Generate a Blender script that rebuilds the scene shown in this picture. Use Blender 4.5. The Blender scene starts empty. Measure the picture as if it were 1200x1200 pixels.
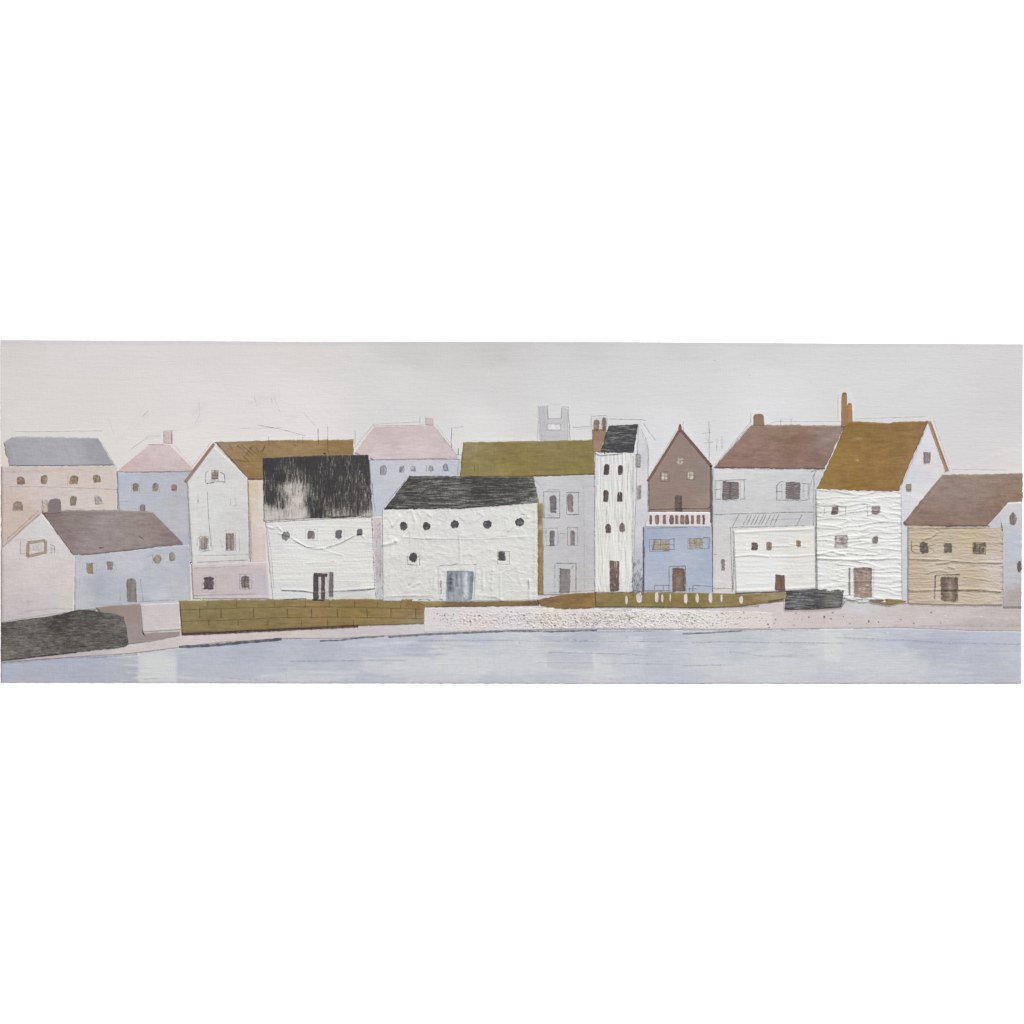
import bpy, math, random
from mathutils import Vector, noise as MN

random.seed(7)
SC = bpy.context.scene
COL = SC.collection

# ------------------------------------------------------------------ camera
# one picture unit of the photograph (1200 across) = 1 mm; canvas front stands at y = -0.020
FRONT = -0.020
cam = bpy.data.cameras.new('camera')
cam_o = bpy.data.objects.new('camera', cam)
COL.objects.link(cam_o)
CAM_D = 3.2
cam.sensor_width = 36.0
cam.lens = 36.0 * CAM_D / 1.2
cam.clip_end = 100
cam_o.location = (0, FRONT - CAM_D, 0)
cam_o.rotation_euler = (math.radians(90), 0, 0)
SC.camera = cam_o

# ------------------------------------------------------------------ world, lamps, exposure
w = bpy.data.worlds.new('World')
SC.world = w
w.use_nodes = True
w.node_tree.nodes['Background'].inputs[0].default_value = (1, 1, 1, 1)
w.node_tree.nodes['Background'].inputs[1].default_value = 0.072

def lamp(name, loc, target, power, size):
    l = bpy.data.lights.new(name, 'AREA')
    l.shape = 'DISK'
    l.size = size
    l.energy = power
    o = bpy.data.objects.new(name, l)
    COL.objects.link(o)
    o.location = loc
    o.rotation_euler = (Vector(target) - Vector(loc)).to_track_quat('-Z', 'Y').to_euler()
    return o

lamp('front_fill', (0.0, -5.9, -1.0), (0, 0, 0), 368, 2.2)  # added frontal fill; keeps the canvas's shadow on the wall white
lamp('overhead_lamp', (2.0, -2.05, 4.6), (0, 0, 0), 610, 0.35)

vs = SC.view_settings
vs.view_transform = 'Standard'
vs.look = 'None'
vs.exposure = 0
vs.gamma = 1
vs.use_curve_mapping = False
E_LIGHT = 1.85          # light that falls on the picture: a paint of albedo a shows as a * E_LIGHT

# ------------------------------------------------------------------ colour and node helpers
def s2l(c):
    c /= 255.0
    return c / 12.92 if c <= 0.04045 else ((c + 0.055) / 1.055) ** 2.4

def sm(a, b, x):
    t = max(0.0, min(1.0, (x - a) / (b - a)))
    return t * t * (3 - 2 * t)

def pig(rgb, chalk=True):
    # the pigments are chalky: pale tints carry some grey
    if chalk:
        m = sum(rgb) / 3
        k = sm(120, 180, m)
        sat = 0.95 - 0.20 * k * (0.1 if rgb[0] > rgb[1] and abs(rgb[1] - rgb[2]) < 4 else 1)
        drop = (3 * sm(60, 120, m) + 10 * k * (1 - 0.55 * sm(216, 228, m))) * float(chalk)
        rgb = tuple(m + (c - m) * sat - drop for c in rgb)
    return tuple(min(0.9, s2l(max(0, c)) / E_LIGHT) for c in rgb)

class NT:
    def __init__(s, name):
        s.m = bpy.data.materials.new(name)
        s.m.use_nodes = True
        s.t = s.m.node_tree
        s.b = s.t.nodes['Principled BSDF']
        s.out = s.t.nodes['Material Output']
        s.b.inputs['Roughness'].default_value = 0.85
        s.b.inputs['Specular IOR Level'].default_value = 0.12
    def n(s, typ, **kw):
        o = s.t.nodes.new(typ)
        for k, v in kw.items():
            setattr(o, k, v)
        return o
    def l(s, a, b):
        s.t.links.new(a, b)
    def attr(s, name):
        return s.n('ShaderNodeAttribute', attribute_name=name)
    def math(s, op, a, b=None, c=None):
        o = s.n('ShaderNodeMath', operation=op)
        for i, v in enumerate((a, b, c)):
            if v is None:
                continue
            if isinstance(v, (int, float)):
                o.inputs[i].default_value = v
            else:
                s.l(v, o.inputs[i])
        return o.outputs[0]
    def noise(s, lx, ly, detail=3.0, rough=0.55, dist=0.0, off=0.0):
        tc = s.n('ShaderNodeTexCoord')
        mp = s.n('ShaderNodeMapping')
        mp.inputs['Location'].default_value = (off, off * 0.7, off * 1.3)
        mp.inputs['Scale'].default_value = (1000 / lx, 30, 1000 / ly)
        s.l(tc.outputs['Object'], mp.inputs[0])
        nz = s.n('ShaderNodeTexNoise')
        nz.inputs['Scale'].default_value = 1
        nz.inputs['Detail'].default_value = detail
        nz.inputs['Roughness'].default_value = rough
        nz.inputs['Distortion'].default_value = dist
        s.l(mp.outputs[0], nz.inputs['Vector'])
        return nz.outputs['Fac']
    def rng(s, v, a, b, c=0.0, d=1.0, smooth=True):
        o = s.n('ShaderNodeMapRange')
        o.interpolation_type = 'SMOOTHSTEP' if smooth else 'LINEAR'
        for i, x in enumerate((a, b, c, d)):
            o.inputs[i + 1].default_value = x
        s.l(v, o.inputs[0])
        return o.outputs[0]
    def scale(s, col, f):
        o = s.n('ShaderNodeVectorMath', operation='SCALE')
        s.l(col, o.inputs[0])
        s.l(f, o.inputs['Scale'])
        return o.outputs[0]
    def mix(s, f, a, b):
        o = s.n('ShaderNodeMix', data_type='RGBA')
        s.l(f, o.inputs[0])
        s.l(a, o.inputs[6])
        if isinstance(b, tuple):
            o.inputs[7].default_value = (*b, 1)
        else:
            s.l(b, o.inputs[7])
        return o.outputs[2]
    def gain(s, nz, amt):
        # 1 +- amt from a 0..1 noise
        return s.math('MULTIPLY_ADD', s.math('SUBTRACT', nz, 0.5), amt * 3.0, 1.0)

def paint_mat(name, lx, ly, amt, big=0.03, bigsize=60, thread=0.03, scratch=None, alpha=None, bump=0.25, speck=0.0):
    g = NT(name)
    col = g.attr('paint').outputs['Color']
    if scratch:
        sx, sy, lo, hi, sd = scratch
        n1 = g.noise(sx, sy, 4, 0.65, sd, 3.1)
        v = g.math('ADD', n1, g.attr('worn').outputs['Fac'])
        # thin paint lets the weave of the ground show through
        v = g.math('MULTIPLY_ADD', g.math('SUBTRACT', g.noise(1.6, 1.6, 1, 0.5, 0, 9.0), 0.5), 0.22, v)
        col = g.mix(g.rng(v, lo, hi), col, g.attr('under').outputs['Color'])
    nz = g.noise(lx, ly, 4, 0.6)
    col = g.scale(col, g.gain(nz, amt))
    if big:
        col = g.scale(col, g.gain(g.noise(bigsize, bigsize * 0.6, 2, 0.5, 0.4, 5.0), big))
    th = g.noise(10, 1.7, 2, 0.6, 0, 1.7)
    tv = g.noise(1.7, 10, 2, 0.6, 0, 2.3)
    if thread:
        col = g.scale(col, g.gain(th, thread))
        col = g.scale(col, g.gain(tv, thread * 0.7))
        col = g.scale(col, g.gain(g.noise(3.2, 2.4, 2, 0.6, 0, 6.1), thread * 0.8))
    if speck:
        sp = g.rng(g.noise(1.3, 1.3, 2, 0.6, 0, 11.0), 0.66, 0.76)
        col = g.mix(g.math('MULTIPLY', sp, speck), col, (0.5, 0.5, 0.49))
    g.l(col, g.b.inputs['Base Color'])
    if bump:
        bp = g.n('ShaderNodeBump')
        bp.inputs['Strength'].default_value = bump
        bp.inputs['Distance'].default_value = 0.0006
        hh = g.math('ADD', g.math('ADD', th, tv), nz)
        g.l(hh, bp.inputs['Height'])
        g.l(bp.outputs[0], g.b.inputs['Normal'])
    if alpha:
        ax, ay, lo, hi, k = alpha
        an = g.noise(ax, ay, 3, 0.6, 0, 4.4)
        v = g.math('MULTIPLY_ADD', g.math('SUBTRACT', an, 0.5), k, g.attr('fade').outputs['Fac'])
        f = g.rng(v, lo, hi)
        tr = g.n('ShaderNodeBsdfTransparent')
        mx = g.n('ShaderNodeMixShader')
        g.l(f, mx.inputs[0])
        g.l(tr.outputs[0], mx.inputs[1])
        g.l(g.b.outputs[0], mx.inputs[2])
        g.l(mx.outputs[0], g.out.inputs['Surface'])
    return g.m

M = {
    'sky':    paint_mat('sky paint', 60, 4.0, 0.010, 0.014, 110, 0.015),
    'water':  paint_mat('water paint', 50, 2.0, 0.06, 0.04, 50, 0.05),
    'wash':   paint_mat('thin wash paint', 14, 2.4, 0.042, 0.04, 26, 0.055),
    'soft':   paint_mat('soft wash paint', 16, 2.2, 0.035, 0.03, 34, 0.05, alpha=(3, 1.2, 0.05, 0.85, 1.2)),
    'roof':   paint_mat('brushed roof paint', 14, 1.7, 0.13, 0.09, 22, 0.11, speck=0.05),
    'dry_h':  paint_mat('dry black paint brushed sideways', 11, 1.2, 0.42, 0.16, 30, 0.20, scratch=(13, 1.15, 0.44, 0.82, 0.1)),
    'dry_v':  paint_mat('dry black paint dragged down', 1.0, 9, 0.30, 0.12, 40, 0.16, scratch=(1.1, 10, 0.50, 0.98, 0.1)),
    'dry_d':  paint_mat('dry black paint dabbed', 7, 1.5, 0.42, 0.22, 18, 0.20, scratch=(7, 1.3, 0.34, 0.84, 0.5)),
    'paper':  paint_mat('thick white paint', 14, 2.4, 0.018, 0.02, 22, 0.02, bump=0.35),
    'paperv': paint_mat('thick white paint combed down', 1.5, 22, 0.06, 0.015, 25, 0.02, bump=0.4),
    'mark':   paint_mat('brush mark', 2.8, 2.4, 0.34, 0.0, 30, 0.07, alpha=(2.4, 1.8, 0.24, 0.98, 2.2)),
    'mark_v': paint_mat('brush mark dragged down', 1.2, 7, 0.24, 0.0, 30, 0.07, alpha=(1.2, 5, 0.26, 0.84, 1.8)),
    'mark_h': paint_mat('brush mark over creases', 7, 1.2, 0.24, 0.0, 30, 0.07, alpha=(6, 1.2, 0.36, 0.90, 2.4)),
    'pencil': paint_mat('graphite pencil', 2, 2, 0.15, 0, 30, 0.05, alpha=(1.8, 1.8, 0.0, 1.25, 0.9), bump=0),
    'grit':   paint_mat('sandy grit', 2.0, 1.7, 0.07, 0.02, 40, 0.03, bump=0.4),
}

def plain(name, rgb, rough=0.9, amt=0.02, size=40):
    g = NT(name)
    c = g.n('ShaderNodeRGB')
    c.outputs[0].default_value = (*rgb, 1)
    g.l(g.scale(c.outputs[0], g.gain(g.noise(size, size, 3), amt)), g.b.inputs['Base Color'])
    g.b.inputs['Roughness'].default_value = rough
    return g.m

# ------------------------------------------------------------------ the wall
wm = bpy.data.meshes.new('wall')
wm.from_pydata([(-6, 0, -4), (6, 0, -4), (6, 0, 4), (-6, 0, 4)], [], [(0, 1, 2, 3)])
wall = bpy.data.objects.new('wall', wm)
wm.materials.append(plain('white wall', (0.96, 0.96, 0.96), 0.95, 0.004, 90))
wall['kind'] = 'structure'
COL.objects.link(wall)

# ------------------------------------------------------------------ picture root
BASE = Vector((0, 0, -0.2012))
root = bpy.data.objects.new('canvas_painting', None)
root.location = BASE
root.empty_display_size = 0.1
root['label'] = 'long horizontal canvas painting of pale waterfront houses with brown, olive and black roofs'
root['category'] = 'painting'
COL.objects.link(root)

def P(x, y, h):
    # picture position and height above the canvas (mm) -> point in the painting's own space
    return ((x - 600) / 1000 - BASE.x, FRONT - h / 1000 - BASE.y, (600 - y) / 1000 - BASE.z)

def link(name, me, parent, mat, label=None):
    o = bpy.data.objects.new(name, me)
    me.materials.append(mat)
    COL.objects.link(o)
    o.parent = parent
    if label:
        o['label'] = label
    return o

# ------------------------------------------------------------------ painting helpers
def nz(x, y, s=0.0):
    return MN.noise(Vector((x, y, s)))

def seg_d(x, y, pts, lim):
    best = 1e9
    for (ax, ay), (bx, by) in zip(pts, pts[1:]):
        if x < min(ax, bx) - lim or x > max(ax, bx) + lim or y < min(ay, by) - lim or y > max(ay, by) + lim:
            continue
        dx, dy = bx - ax, by - ay
        q = dx * dx + dy * dy
        t = 0 if q == 0 else max(0, min(1, ((x - ax) * dx + (y - ay) * dy) / q))
        d = math.hypot(x - ax - t * dx, y - ay - t * dy)
        if d < best:
            best = d
    return best

def mixc(a, b, t):
    return tuple(p + (q - p) * t for p, q in zip(a, b))

def chain(pts, ts):
    # points at the given fractions, fractions measured evenly in length
    L = [0]
    for a, b in zip(pts, pts[1:]):
        L.append(L[-1] + math.hypot(b[0] - a[0], b[1] - a[1]))
    out = []
    for t in ts:
        d = t * L[-1]
        i = 0
        while i < len(L) - 2 and L[i + 1] < d:
            i += 1
        f = (d - L[i]) / max(1e-9, L[i + 1] - L[i])
        out.append((pts[i][0] + (pts[i + 1][0] - pts[i][0]) * f, pts[i][1] + (pts[i + 1][1] - pts[i][1]) * f))
    return out

def knots(top, bot):
    if len(top) == len(bot) and len(top) > 2:
        seg = [0.0]
        for i in range(len(top) - 1):
            a = math.hypot(top[i + 1][0] - top[i][0], top[i + 1][1] - top[i][1])
            b = math.hypot(bot[i + 1][0] - bot[i][0], bot[i + 1][1] - bot[i][1])
            seg.append(seg[-1] + max(0.01, (a + b) / 2))
        return [s / seg[-1] for s in seg]
    return None

def at_knots(pts, ks, t):
    i = 0
    while i < len(ks) - 2 and ks[i + 1] < t:
        i += 1
    f = (t - ks[i]) / max(1e-9, ks[i + 1] - ks[i])
    return (pts[i][0] + (pts[i + 1][0] - pts[i][0]) * f, pts[i][1] + (pts[i + 1][1] - pts[i][1]) * f)

def sheet(name, parent, top, bot, mat, col, h=0.0, res=2.0, jit=0.5, cols=None, strokes=(), under=None, worn=None,
          feather=0.0, relief=None, skirt=True, patches=(), mot=0.0, mot2=None, msize=4.0, label=None, vres=None):
    """A layer of paint between an upper and a lower outline."""
    blot = {'roof': 0.13, 'wash': 0.05, 'water': 0.04, 'soft': 0.06, 'dry_d': 0.15}.get(mat, 0)
    brush = {'sky': 9, 'water': 14, 'paper': 3, 'paperv': 2, 'wash': 6, 'roof': 6}.get(mat, 4)
    W = max(math.hypot(top[-1][0] - top[0][0], top[-1][1] - top[0][1]), math.hypot(bot[-1][0] - bot[0][0], bot[-1][1] - bot[0][1]),
            max(p[0] for p in top) - min(p[0] for p in top))
    Hh = max(p[1] for p in bot) - min(p[1] for p in top)
    nu = max(3, int(W / res))
    nv = max(3, int(Hh / (vres or res)))
    ks = knots(top, bot)
    us = [i / nu for i in range(nu + 1)]
    if ks:                                     # keep the corners of the outline
        for k in ks[1:-1]:
            j = min(range(1, nu), key=lambda q: abs(us[q] - k))
            us[j] = k
        T = [at_knots(top, ks, u) for u in us]
        B = [at_knots(bot, ks, u) for u in us]
    else:
        T, B = chain(top, us), chain(bot, us)
    sd = random.uniform(0, 50)
    if mat == 'sky':
        cols = [(x, y, (c[0] + 1, c[1] - 1, c[2] - 1) if x < 420 else (c[0], c[1], c[2] + .5)) for x, y, c in cols]
    ck = {'sky': 0, 'water': 0.15, 'grit': 0.3, 'paper': 0.6, 'paperv': 0.6}.get(mat, 1)
    base = pig(col, ck)
    cp = [(x, y, pig(c, ck)) for x, y, c in cols] if cols else None
    st = [(p, wd, pig(c, ck), a) for p, wd, c, a in strokes]
    pt = [(*p[:4], pig(p[4], ck), p[5], p[6]) for p in patches]
    un = pig(under) if under else base
    m2 = pig(mot2) if mot2 else tuple(min(0.85, c * 1.6 + 0.03) for c in base)
    V, C, A, Wn = [], [], [], []
    for i in range(nu + 1):
        for j in range(nv + 1):
            v = j / nv
            x = T[i][0] + (B[i][0] - T[i][0]) * v
            y = T[i][1] + (B[i][1] - T[i][1]) * v
            if jit:
                e = jit if (i in (0, nu) or j in (0, nv)) else 0
                if e:
                    x += e * (nz(x / 5, y / 5, sd) + 0.6 * nz(x / 1.7, y / 1.7, sd + 7))
                    y += e * (nz(x / 5, y / 5, sd + 3) + 0.6 * nz(x / 1.7, y / 1.7, sd + 9))
            z = h + (relief(x, y) if relief else 0)
            V.append(P(x, y, z))
            c = base
            if cp:
                sw, acc = 1e-9, [0, 0, 0]
                wx = x + brush * 2.4 * nz(x / 26, y / 3.2, sd + 31) + brush * 0.8 * nz(x / 7, y / 1.6, sd + 33)
                wy = y + brush * nz(x / 30, y / 4.5, sd + 37)
                for qx, qy, qc in cp:
                    wgt = 1 / ((wx - qx) ** 2 + (wy - qy) ** 2 + 4) ** 1.6
                    sw += wgt
                    for k in range(3):
                        acc[k] += qc[k] * wgt
                c = tuple(k / sw for k in acc)
            if mot:
                t = nz(x / msize, y / msize, sd + 21) + 0.5 * nz(x / msize * 2.1, y / msize * 2.1, sd + 5)
                c = mixc(c, m2, max(0, min(1, t * 1.5)) * mot)
            if blot:
                f = 1 + blot * (nz(x / 11, y / 4.5, sd + 41) + 0.7 * nz(x / 4, y / 2.2, sd + 43))
                c = (c[0] * f, c[1] * f, c[2] * f)
            for px0, py0, px1, py1, pc, pa, ps in pt:   # squared brush patches
                ex = 1.2 * nz(x / 9, y / 5, sd + 51)
                d = min(x - px0 + ex, px1 - x + ex, y - py0 + ex, py1 - y + ex)
                if d > 0:
                    t = sm(0, ps, d) * pa * max(0.0, min(1.0, 0.85 + 0.55 * nz(x / 16, y / 2.6, sd + 53)))
                    c = mixc(c, pc, t)
            for p, wd, sc, a in st:
                d = seg_d(x, y, p, wd * 1.6)
                if d < wd * 1.6:
                    t = math.exp(-(d / (wd * 0.62)) ** 2) * a
                    c = mixc(c, sc, t * (0.75 + 0.5 * nz(x / 6, y / 3, sd + 13)))
            C.append(c)
            dist = min(min(i, nu - i) * W / nu, min(j, nv - j) * Hh / nv)
            if feather:                        # brush marks have rounded corners
                da, db, rr = min(i, nu - i) * W / nu, min(j, nv - j) * Hh / nv, min(2.4, W / 3, Hh / 3)
                if da < rr and db < rr:
                    dist = max(0.0, rr - math.hypot(rr - da, rr - db))
            A.append(max(0.0, min(1.0, 0.12 + dist / feather)) if feather else 1.0)
            if worn:
                sw, acc = 1e-9, 0
                for qx, qy, qv in worn:
                    wgt = 1 / ((x - qx) ** 2 + (y - qy) ** 2 + 9) ** 1.5
                    sw += wgt
                    acc += qv * wgt
                Wn.append(acc / sw)
            else:
                Wn.append(0.0)
    F = []
    r = nv + 1
    for i in range(nu):
        for j in range(nv):
            a = i * r + j
            F.append((a, a + 1, a + r + 1, a + r))
    if skirt and not feather:                  # the edge of the layer goes down to the canvas
        ring = [j for j in range(nv)] + [i * r + nv for i in range(nu)] + [nu * r + j for j in range(nv, 0, -1)] + [i * r for i in range(nu, 0, -1)]
        s0 = len(V)
        for k in ring:
            p = V[k]
            V.append((p[0], FRONT - BASE.y + 0.00002, p[2]))
            C.append(C[k]); A.append(1.0); Wn.append(Wn[k])
        n = len(ring)
        for k in range(n):
            a, b = ring[k], ring[(k + 1) % n]
            F.append((a, s0 + k, s0 + (k + 1) % n, b))
    me = bpy.data.meshes.new(name)
    me.from_pydata(V, [], F)
    ca = me.color_attributes.new('paint', 'FLOAT_COLOR', 'POINT')
    ca.data.foreach_set('color', [q for c in C for q in (*c, 1.0)])
    cu = me.color_attributes.new('under', 'FLOAT_COLOR', 'POINT')
    cu.data.foreach_set('color', [q for c in C for q in (*un, 1.0)])
    fa = me.attributes.new('fade', 'FLOAT', 'POINT')
    fa.data.foreach_set('value', A)
    wa = me.attributes.new('worn', 'FLOAT', 'POINT')
    wa.data.foreach_set('value', Wn)
    me.polygons.foreach_set('use_smooth', [True] * len(me.polygons))
    return link(name, me, parent, M[mat], label)

def arc(cx, cy, rx, ry, a0, a1, n=9):
    return [(cx + rx * math.cos(math.radians(a0 + (a1 - a0) * i / n)), cy - ry * math.sin(math.radians(a0 + (a1 - a0) * i / n))) for i in range(n + 1)]

def band(pts, wd):
    # an outline of even width round a line, as upper and lower chain
    up, lo = [], []
    for i, (x, y) in enumerate(pts):
        a = pts[max(0, i - 1)]; b = pts[min(len(pts) - 1, i + 1)]
        dx, dy = b[0] - a[0], b[1] - a[1]
        q = math.hypot(dx, dy)
        nx, ny = dy / q * wd / 2, -dx / q * wd / 2
        up.append((x + nx, y + ny)); lo.append((x - nx, y - ny))
    return up, lo

def R(x0, y0, x1, y1):
    return [(x0, y0), (x1, y0), (x1, y1), (x0, y1), (x0, y0)]

GREY = (120, 118, 122)
def pencil(parent, lines, h, relief=None, name='pencil_line'):
    """Pencil strokes over one part, on some houses painted crease shade too: thin uneven ribbons."""
    V, F, C, A = [], [], [], []
    for ln in lines:
        pts = ln[0]
        wd = ln[1] if len(ln) > 1 else 0.8
        rgb = ln[2] if len(ln) > 2 else GREY
        al = ln[3] if len(ln) > 3 else 0.62
        sd = random.uniform(0, 99)
        for a, b in zip(pts, pts[1:]):
            Ls = math.hypot(b[0] - a[0], b[1] - a[1])
            if Ls < 0.01:
                continue
            n = max(2, int(Ls / 1.6))
            nx, ny = -(b[1] - a[1]) / Ls, (b[0] - a[0]) / Ls
            s0 = len(V)
            for i in range(n + 1):
                t = i / n
                wob = 0.45 * nz(t * Ls / 9, sd, 1) + 0.15 * nz(t * Ls / 2.5, sd, 2)
                x = a[0] + (b[0] - a[0]) * t + nx * wob
                y = a[1] + (b[1] - a[1]) * t + ny * wob
                hw = wd / 2 * (1 + 0.45 * nz(t * Ls / 4, sd, 5))
                z = h + (relief(x, y) if relief else 0)
                av = al * (1 + 0.35 * nz(t * Ls / 7, sd, 8))
                for s in (-1, 0, 1):
                    V.append(P(x + nx * hw * s, y + ny * hw * s, z))
                    C.append(pig(rgb))
                    A.append(av if s == 0 else av * 0.75)
            for i in range(n):
                k = s0 + i * 3
                F.append((k, k + 1, k + 4, k + 3)); F.append((k + 1, k + 2, k + 5, k + 4))
    me = bpy.data.meshes.new(name)
    me.from_pydata(V, [], F)
    ca = me.color_attributes.new('paint', 'FLOAT_COLOR', 'POINT')
    ca.data.foreach_set('color', [q for c in C for q in (*c, 1.0)])
    fa = me.attributes.new('fade', 'FLOAT', 'POINT')
    fa.data.foreach_set('value', A)
    o = link(name, me, parent, M['pencil'])
    if name != 'sketched_aerial':
        o['kind'] = 'stuff'
    return o

class House:
    """One painted house: its wall is the part; roof, windows, doors, chimneys are sub-parts."""
    def __init__(s, level, name, top, bot, mat, col, label, relief=None, **kw):
        s.h = level
        s.relief = relief
        s.top = level + (0.16 if relief else 0.03)
        kw.setdefault('res', 0.75 if relief else 2.0)
        kw.setdefault('jit', 0.8)
        smear = [(list(p), 2.2, (176, 172, 174), .38) for p in ((top[0], bot[0]), (top[-1], bot[-1]), bot, top)]
        x0, x1 = min(p[0] for p in top + bot), max(p[0] for p in top + bot)
        y0, y1 = min(p[1] for p in top), max(p[1] for p in bot)
        for i in range(9):
            sx, sy = random.uniform(x0, x1), random.uniform(y0, y1)
            smear.append(([(sx, sy), (sx + random.uniform(4, 14), sy + random.uniform(-2, 2))], random.uniform(1.5, 4), random.choice([(184, 180, 180), (196, 190, 184), (236, 234, 230)]), random.uniform(.12, .3)))
        kw['strokes'] = list(kw.get('strokes', ())) + smear
        s.o = sheet(name, root, top, bot, mat, col, level, relief=relief, label=label, **kw)
        s.lines = []
    def part(s, name, top, bot, mat, col, up=0.03, on=False, **kw):
        return sheet(name, s.o, top, bot, mat, col, (s.top if on else s.h) + up, relief=s.relief if on else None, **kw)
    def strip(s, name, pts, wd, col, mat='wash', up=0.05, **kw):
        u, l = band(pts, wd)
        kw.setdefault('res', 1.2); kw.setdefault('jit', 0.35)
        return s.part(name, u, l, mat, col, up, **kw)
    def win(s, cx, cy, wd, ht, col, shape='rect', name='window', mat='mark', mot=0.45, mot2=None, up=0.02, label=None, res=0.8, skew=0.0, feather=1.9, strokes=()):
        x0, x1, y0, y1 = cx - wd / 2, cx + wd / 2, cy - ht / 2, cy + ht / 2
        J = lambda k=1.0: random.uniform(-1, 1) * min(1.1, wd * 0.09) * k
        if shape == 'rect':
            t = [(x0 + J(), y0 + skew + J()), (cx + J(), y0 + J()), (x1 + J(), y0 - skew + J())]
            b = [(x0 + J(), y1 + skew + J()), (cx + J(), y1 + J()), (x1 + J(), y1 - skew + J())]
        elif shape == 'arch':
            r = min(wd * 0.5, ht * 0.5)
            t = [(x0, y0 + r)] + arc(cx, y0 + r, wd / 2, r, 180, 0, 8)[1:-1] + [(x1, y0 + r)]
            j0, j1, j2 = J(), J(), J(1.4)
            b = [(x0 + j0 + (wd + j1) * i / 8, y1 + j2 * i / 8) for i in range(9)]
        elif shape == 'oval':
            t = [(x + J(.8), y + J(.8)) for x, y in arc(cx, cy, wd / 2, ht / 2, 180, 0, 10)]
            b = [t[0]] + [(x + J(.8), y + J(.8)) for x, y in arc(cx, cy, wd / 2, ht / 2, 180, 360, 10)][1:-1] + [t[-1]]
        else:
            t = [(x0, y0 + skew), (x1, y0 - skew)]
            b = [(x0, y1 + skew), (x1, y1 - skew)]
        dk = tuple(c * 0.68 for c in col)          # uneven pressure of the brush
        sd_ = [([(x0 + 1, y0 + 1), (x1 - 1, y0 + 1)], 2.0), ([(x0 + 1, y0 + 1), (x0 + 1, y1 - 1)], 1.8), ([(x1 - 1, y0 + 2), (x1 - 1, y1 - 1)], 1.8), ([(x0 + 1, y1 - 2), (x1 - 1, y1 - 2)], 1.6), ([(cx, y0 + 2), (cx + J(2), y1 - 2)], 1.6)]
        strokes = [(p, q, dk, random.uniform(.5, .9)) for p, q in random.sample(sd_, 2)] + list(strokes)
        return s.part(name, t, b, mat, col, up, on=True, res=res, jit=0.5, feather=feather, mot=mot, mot2=mot2, skirt=False, msize=3.0, label=label, strokes=strokes)
    def ln(s, *pts, w=0.9, c=GREY, a=0.6):
        s.lines.append((list(pts), w, c, a))
    def box(s, x0, y0, x1, y1, w=0.8, c=GREY, a=0.55):
        s.lines.append((R(x0, y0, x1, y1), w, c, a))
    def done(s):
        if s.lines:
            pencil(s.o, s.lines, s.top + 0.06, s.relief)

def ridges(lst):
    pre = []
    for pts, wd, amp in lst:
        pre.append((pts, wd, amp, min(p[0] for p in pts) - 3 * wd, max(p[0] for p in pts) + 3 * wd,
                    min(p[1] for p in pts) - 3 * wd, max(p[1] for p in pts) + 3 * wd))
    def f(x, y):
        s = 0
        for pts, wd, amp, x0, x1, y0, y1 in pre:
            if x0 < x < x1 and y0 < y < y1:
                d = seg_d(x, y, pts, 3 * wd)
                if d < 3 * wd:
                    s += amp * math.exp(-(d / wd) ** 2)
        return s
    return f

# ------------------------------------------------------------------ canvas body
TOP = [(0, 398.4), (150, 399), (330, 400), (700, 400.6), (1000, 402.4), (1199, 403.2)]
BOT = [(1, 800.4), (150, 800.5), (330, 801), (700, 801.2), (1000, 801.4), (1196.6, 801.4)]
front = TOP + BOT[::-1]
nF = len(front)
V = [P(x, y, -0.02) for x, y in front] + [(P(x, y, 0)[0], -0.0005, P(x, y, 0)[2]) for x, y in front]
F = [tuple(range(nF))[::-1], tuple(range(nF, 2 * nF))] + [(i, (i + 1) % nF, nF + (i + 1) % nF, nF + i) for i in range(nF)]
me = bpy.data.meshes.new('canvas')
me.from_pydata(V, [], F)
link('canvas', me, root, plain('primed canvas cloth', (0.5, 0.49, 0.48), 0.95, 0.03, 3))

# ------------------------------------------------------------------ sky
WARM = (228, 225, 221)
sky_cols = [(0, 400, (214, 210, 209)), (0, 470, (217, 214, 212)), (100, 410, (218, 215, 214)), (100, 480, (219, 217, 215)), (240, 410, (216, 214, 213)), (230, 480, (221, 219, 218)),
            (360, 405, (213, 212, 210)), (340, 470, (221, 220, 219)), (480, 405, (202, 200, 199)), (470, 460, (214, 213, 212)), (580, 403, (197, 195, 194)), (580, 450, (208, 206, 205)),
            (560, 500, (218, 217, 216)), (690, 403, (200, 199, 199)), (690, 450, (209, 208, 208)), (680, 480, (215, 214, 214)), (800, 405, (203, 202, 202)), (800, 450, (211, 210, 210)), (780, 500, (216, 216, 217)),
            (900, 405, (205, 204, 204)), (900, 450, (213, 213, 213)), (900, 480, (216, 216, 217)), (1020, 407, (207, 206, 206)), (1020, 450, (211, 210, 210)), (1090, 470, (210, 209, 209)),
            (1190, 407, (205, 203, 203)), (1190, 470, (205, 203, 203)), (1150, 520, (208, 206, 206)), (1180, 548, (213, 210, 208)), (350, 500, (223, 222, 221)), (130, 520, (222, 220, 217)), (230, 510, (224, 222, 220)), (30, 500, (219, 217, 213)),
            (3, 560, (224, 214, 205)), (600, 700, (222, 218, 217))]
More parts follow.
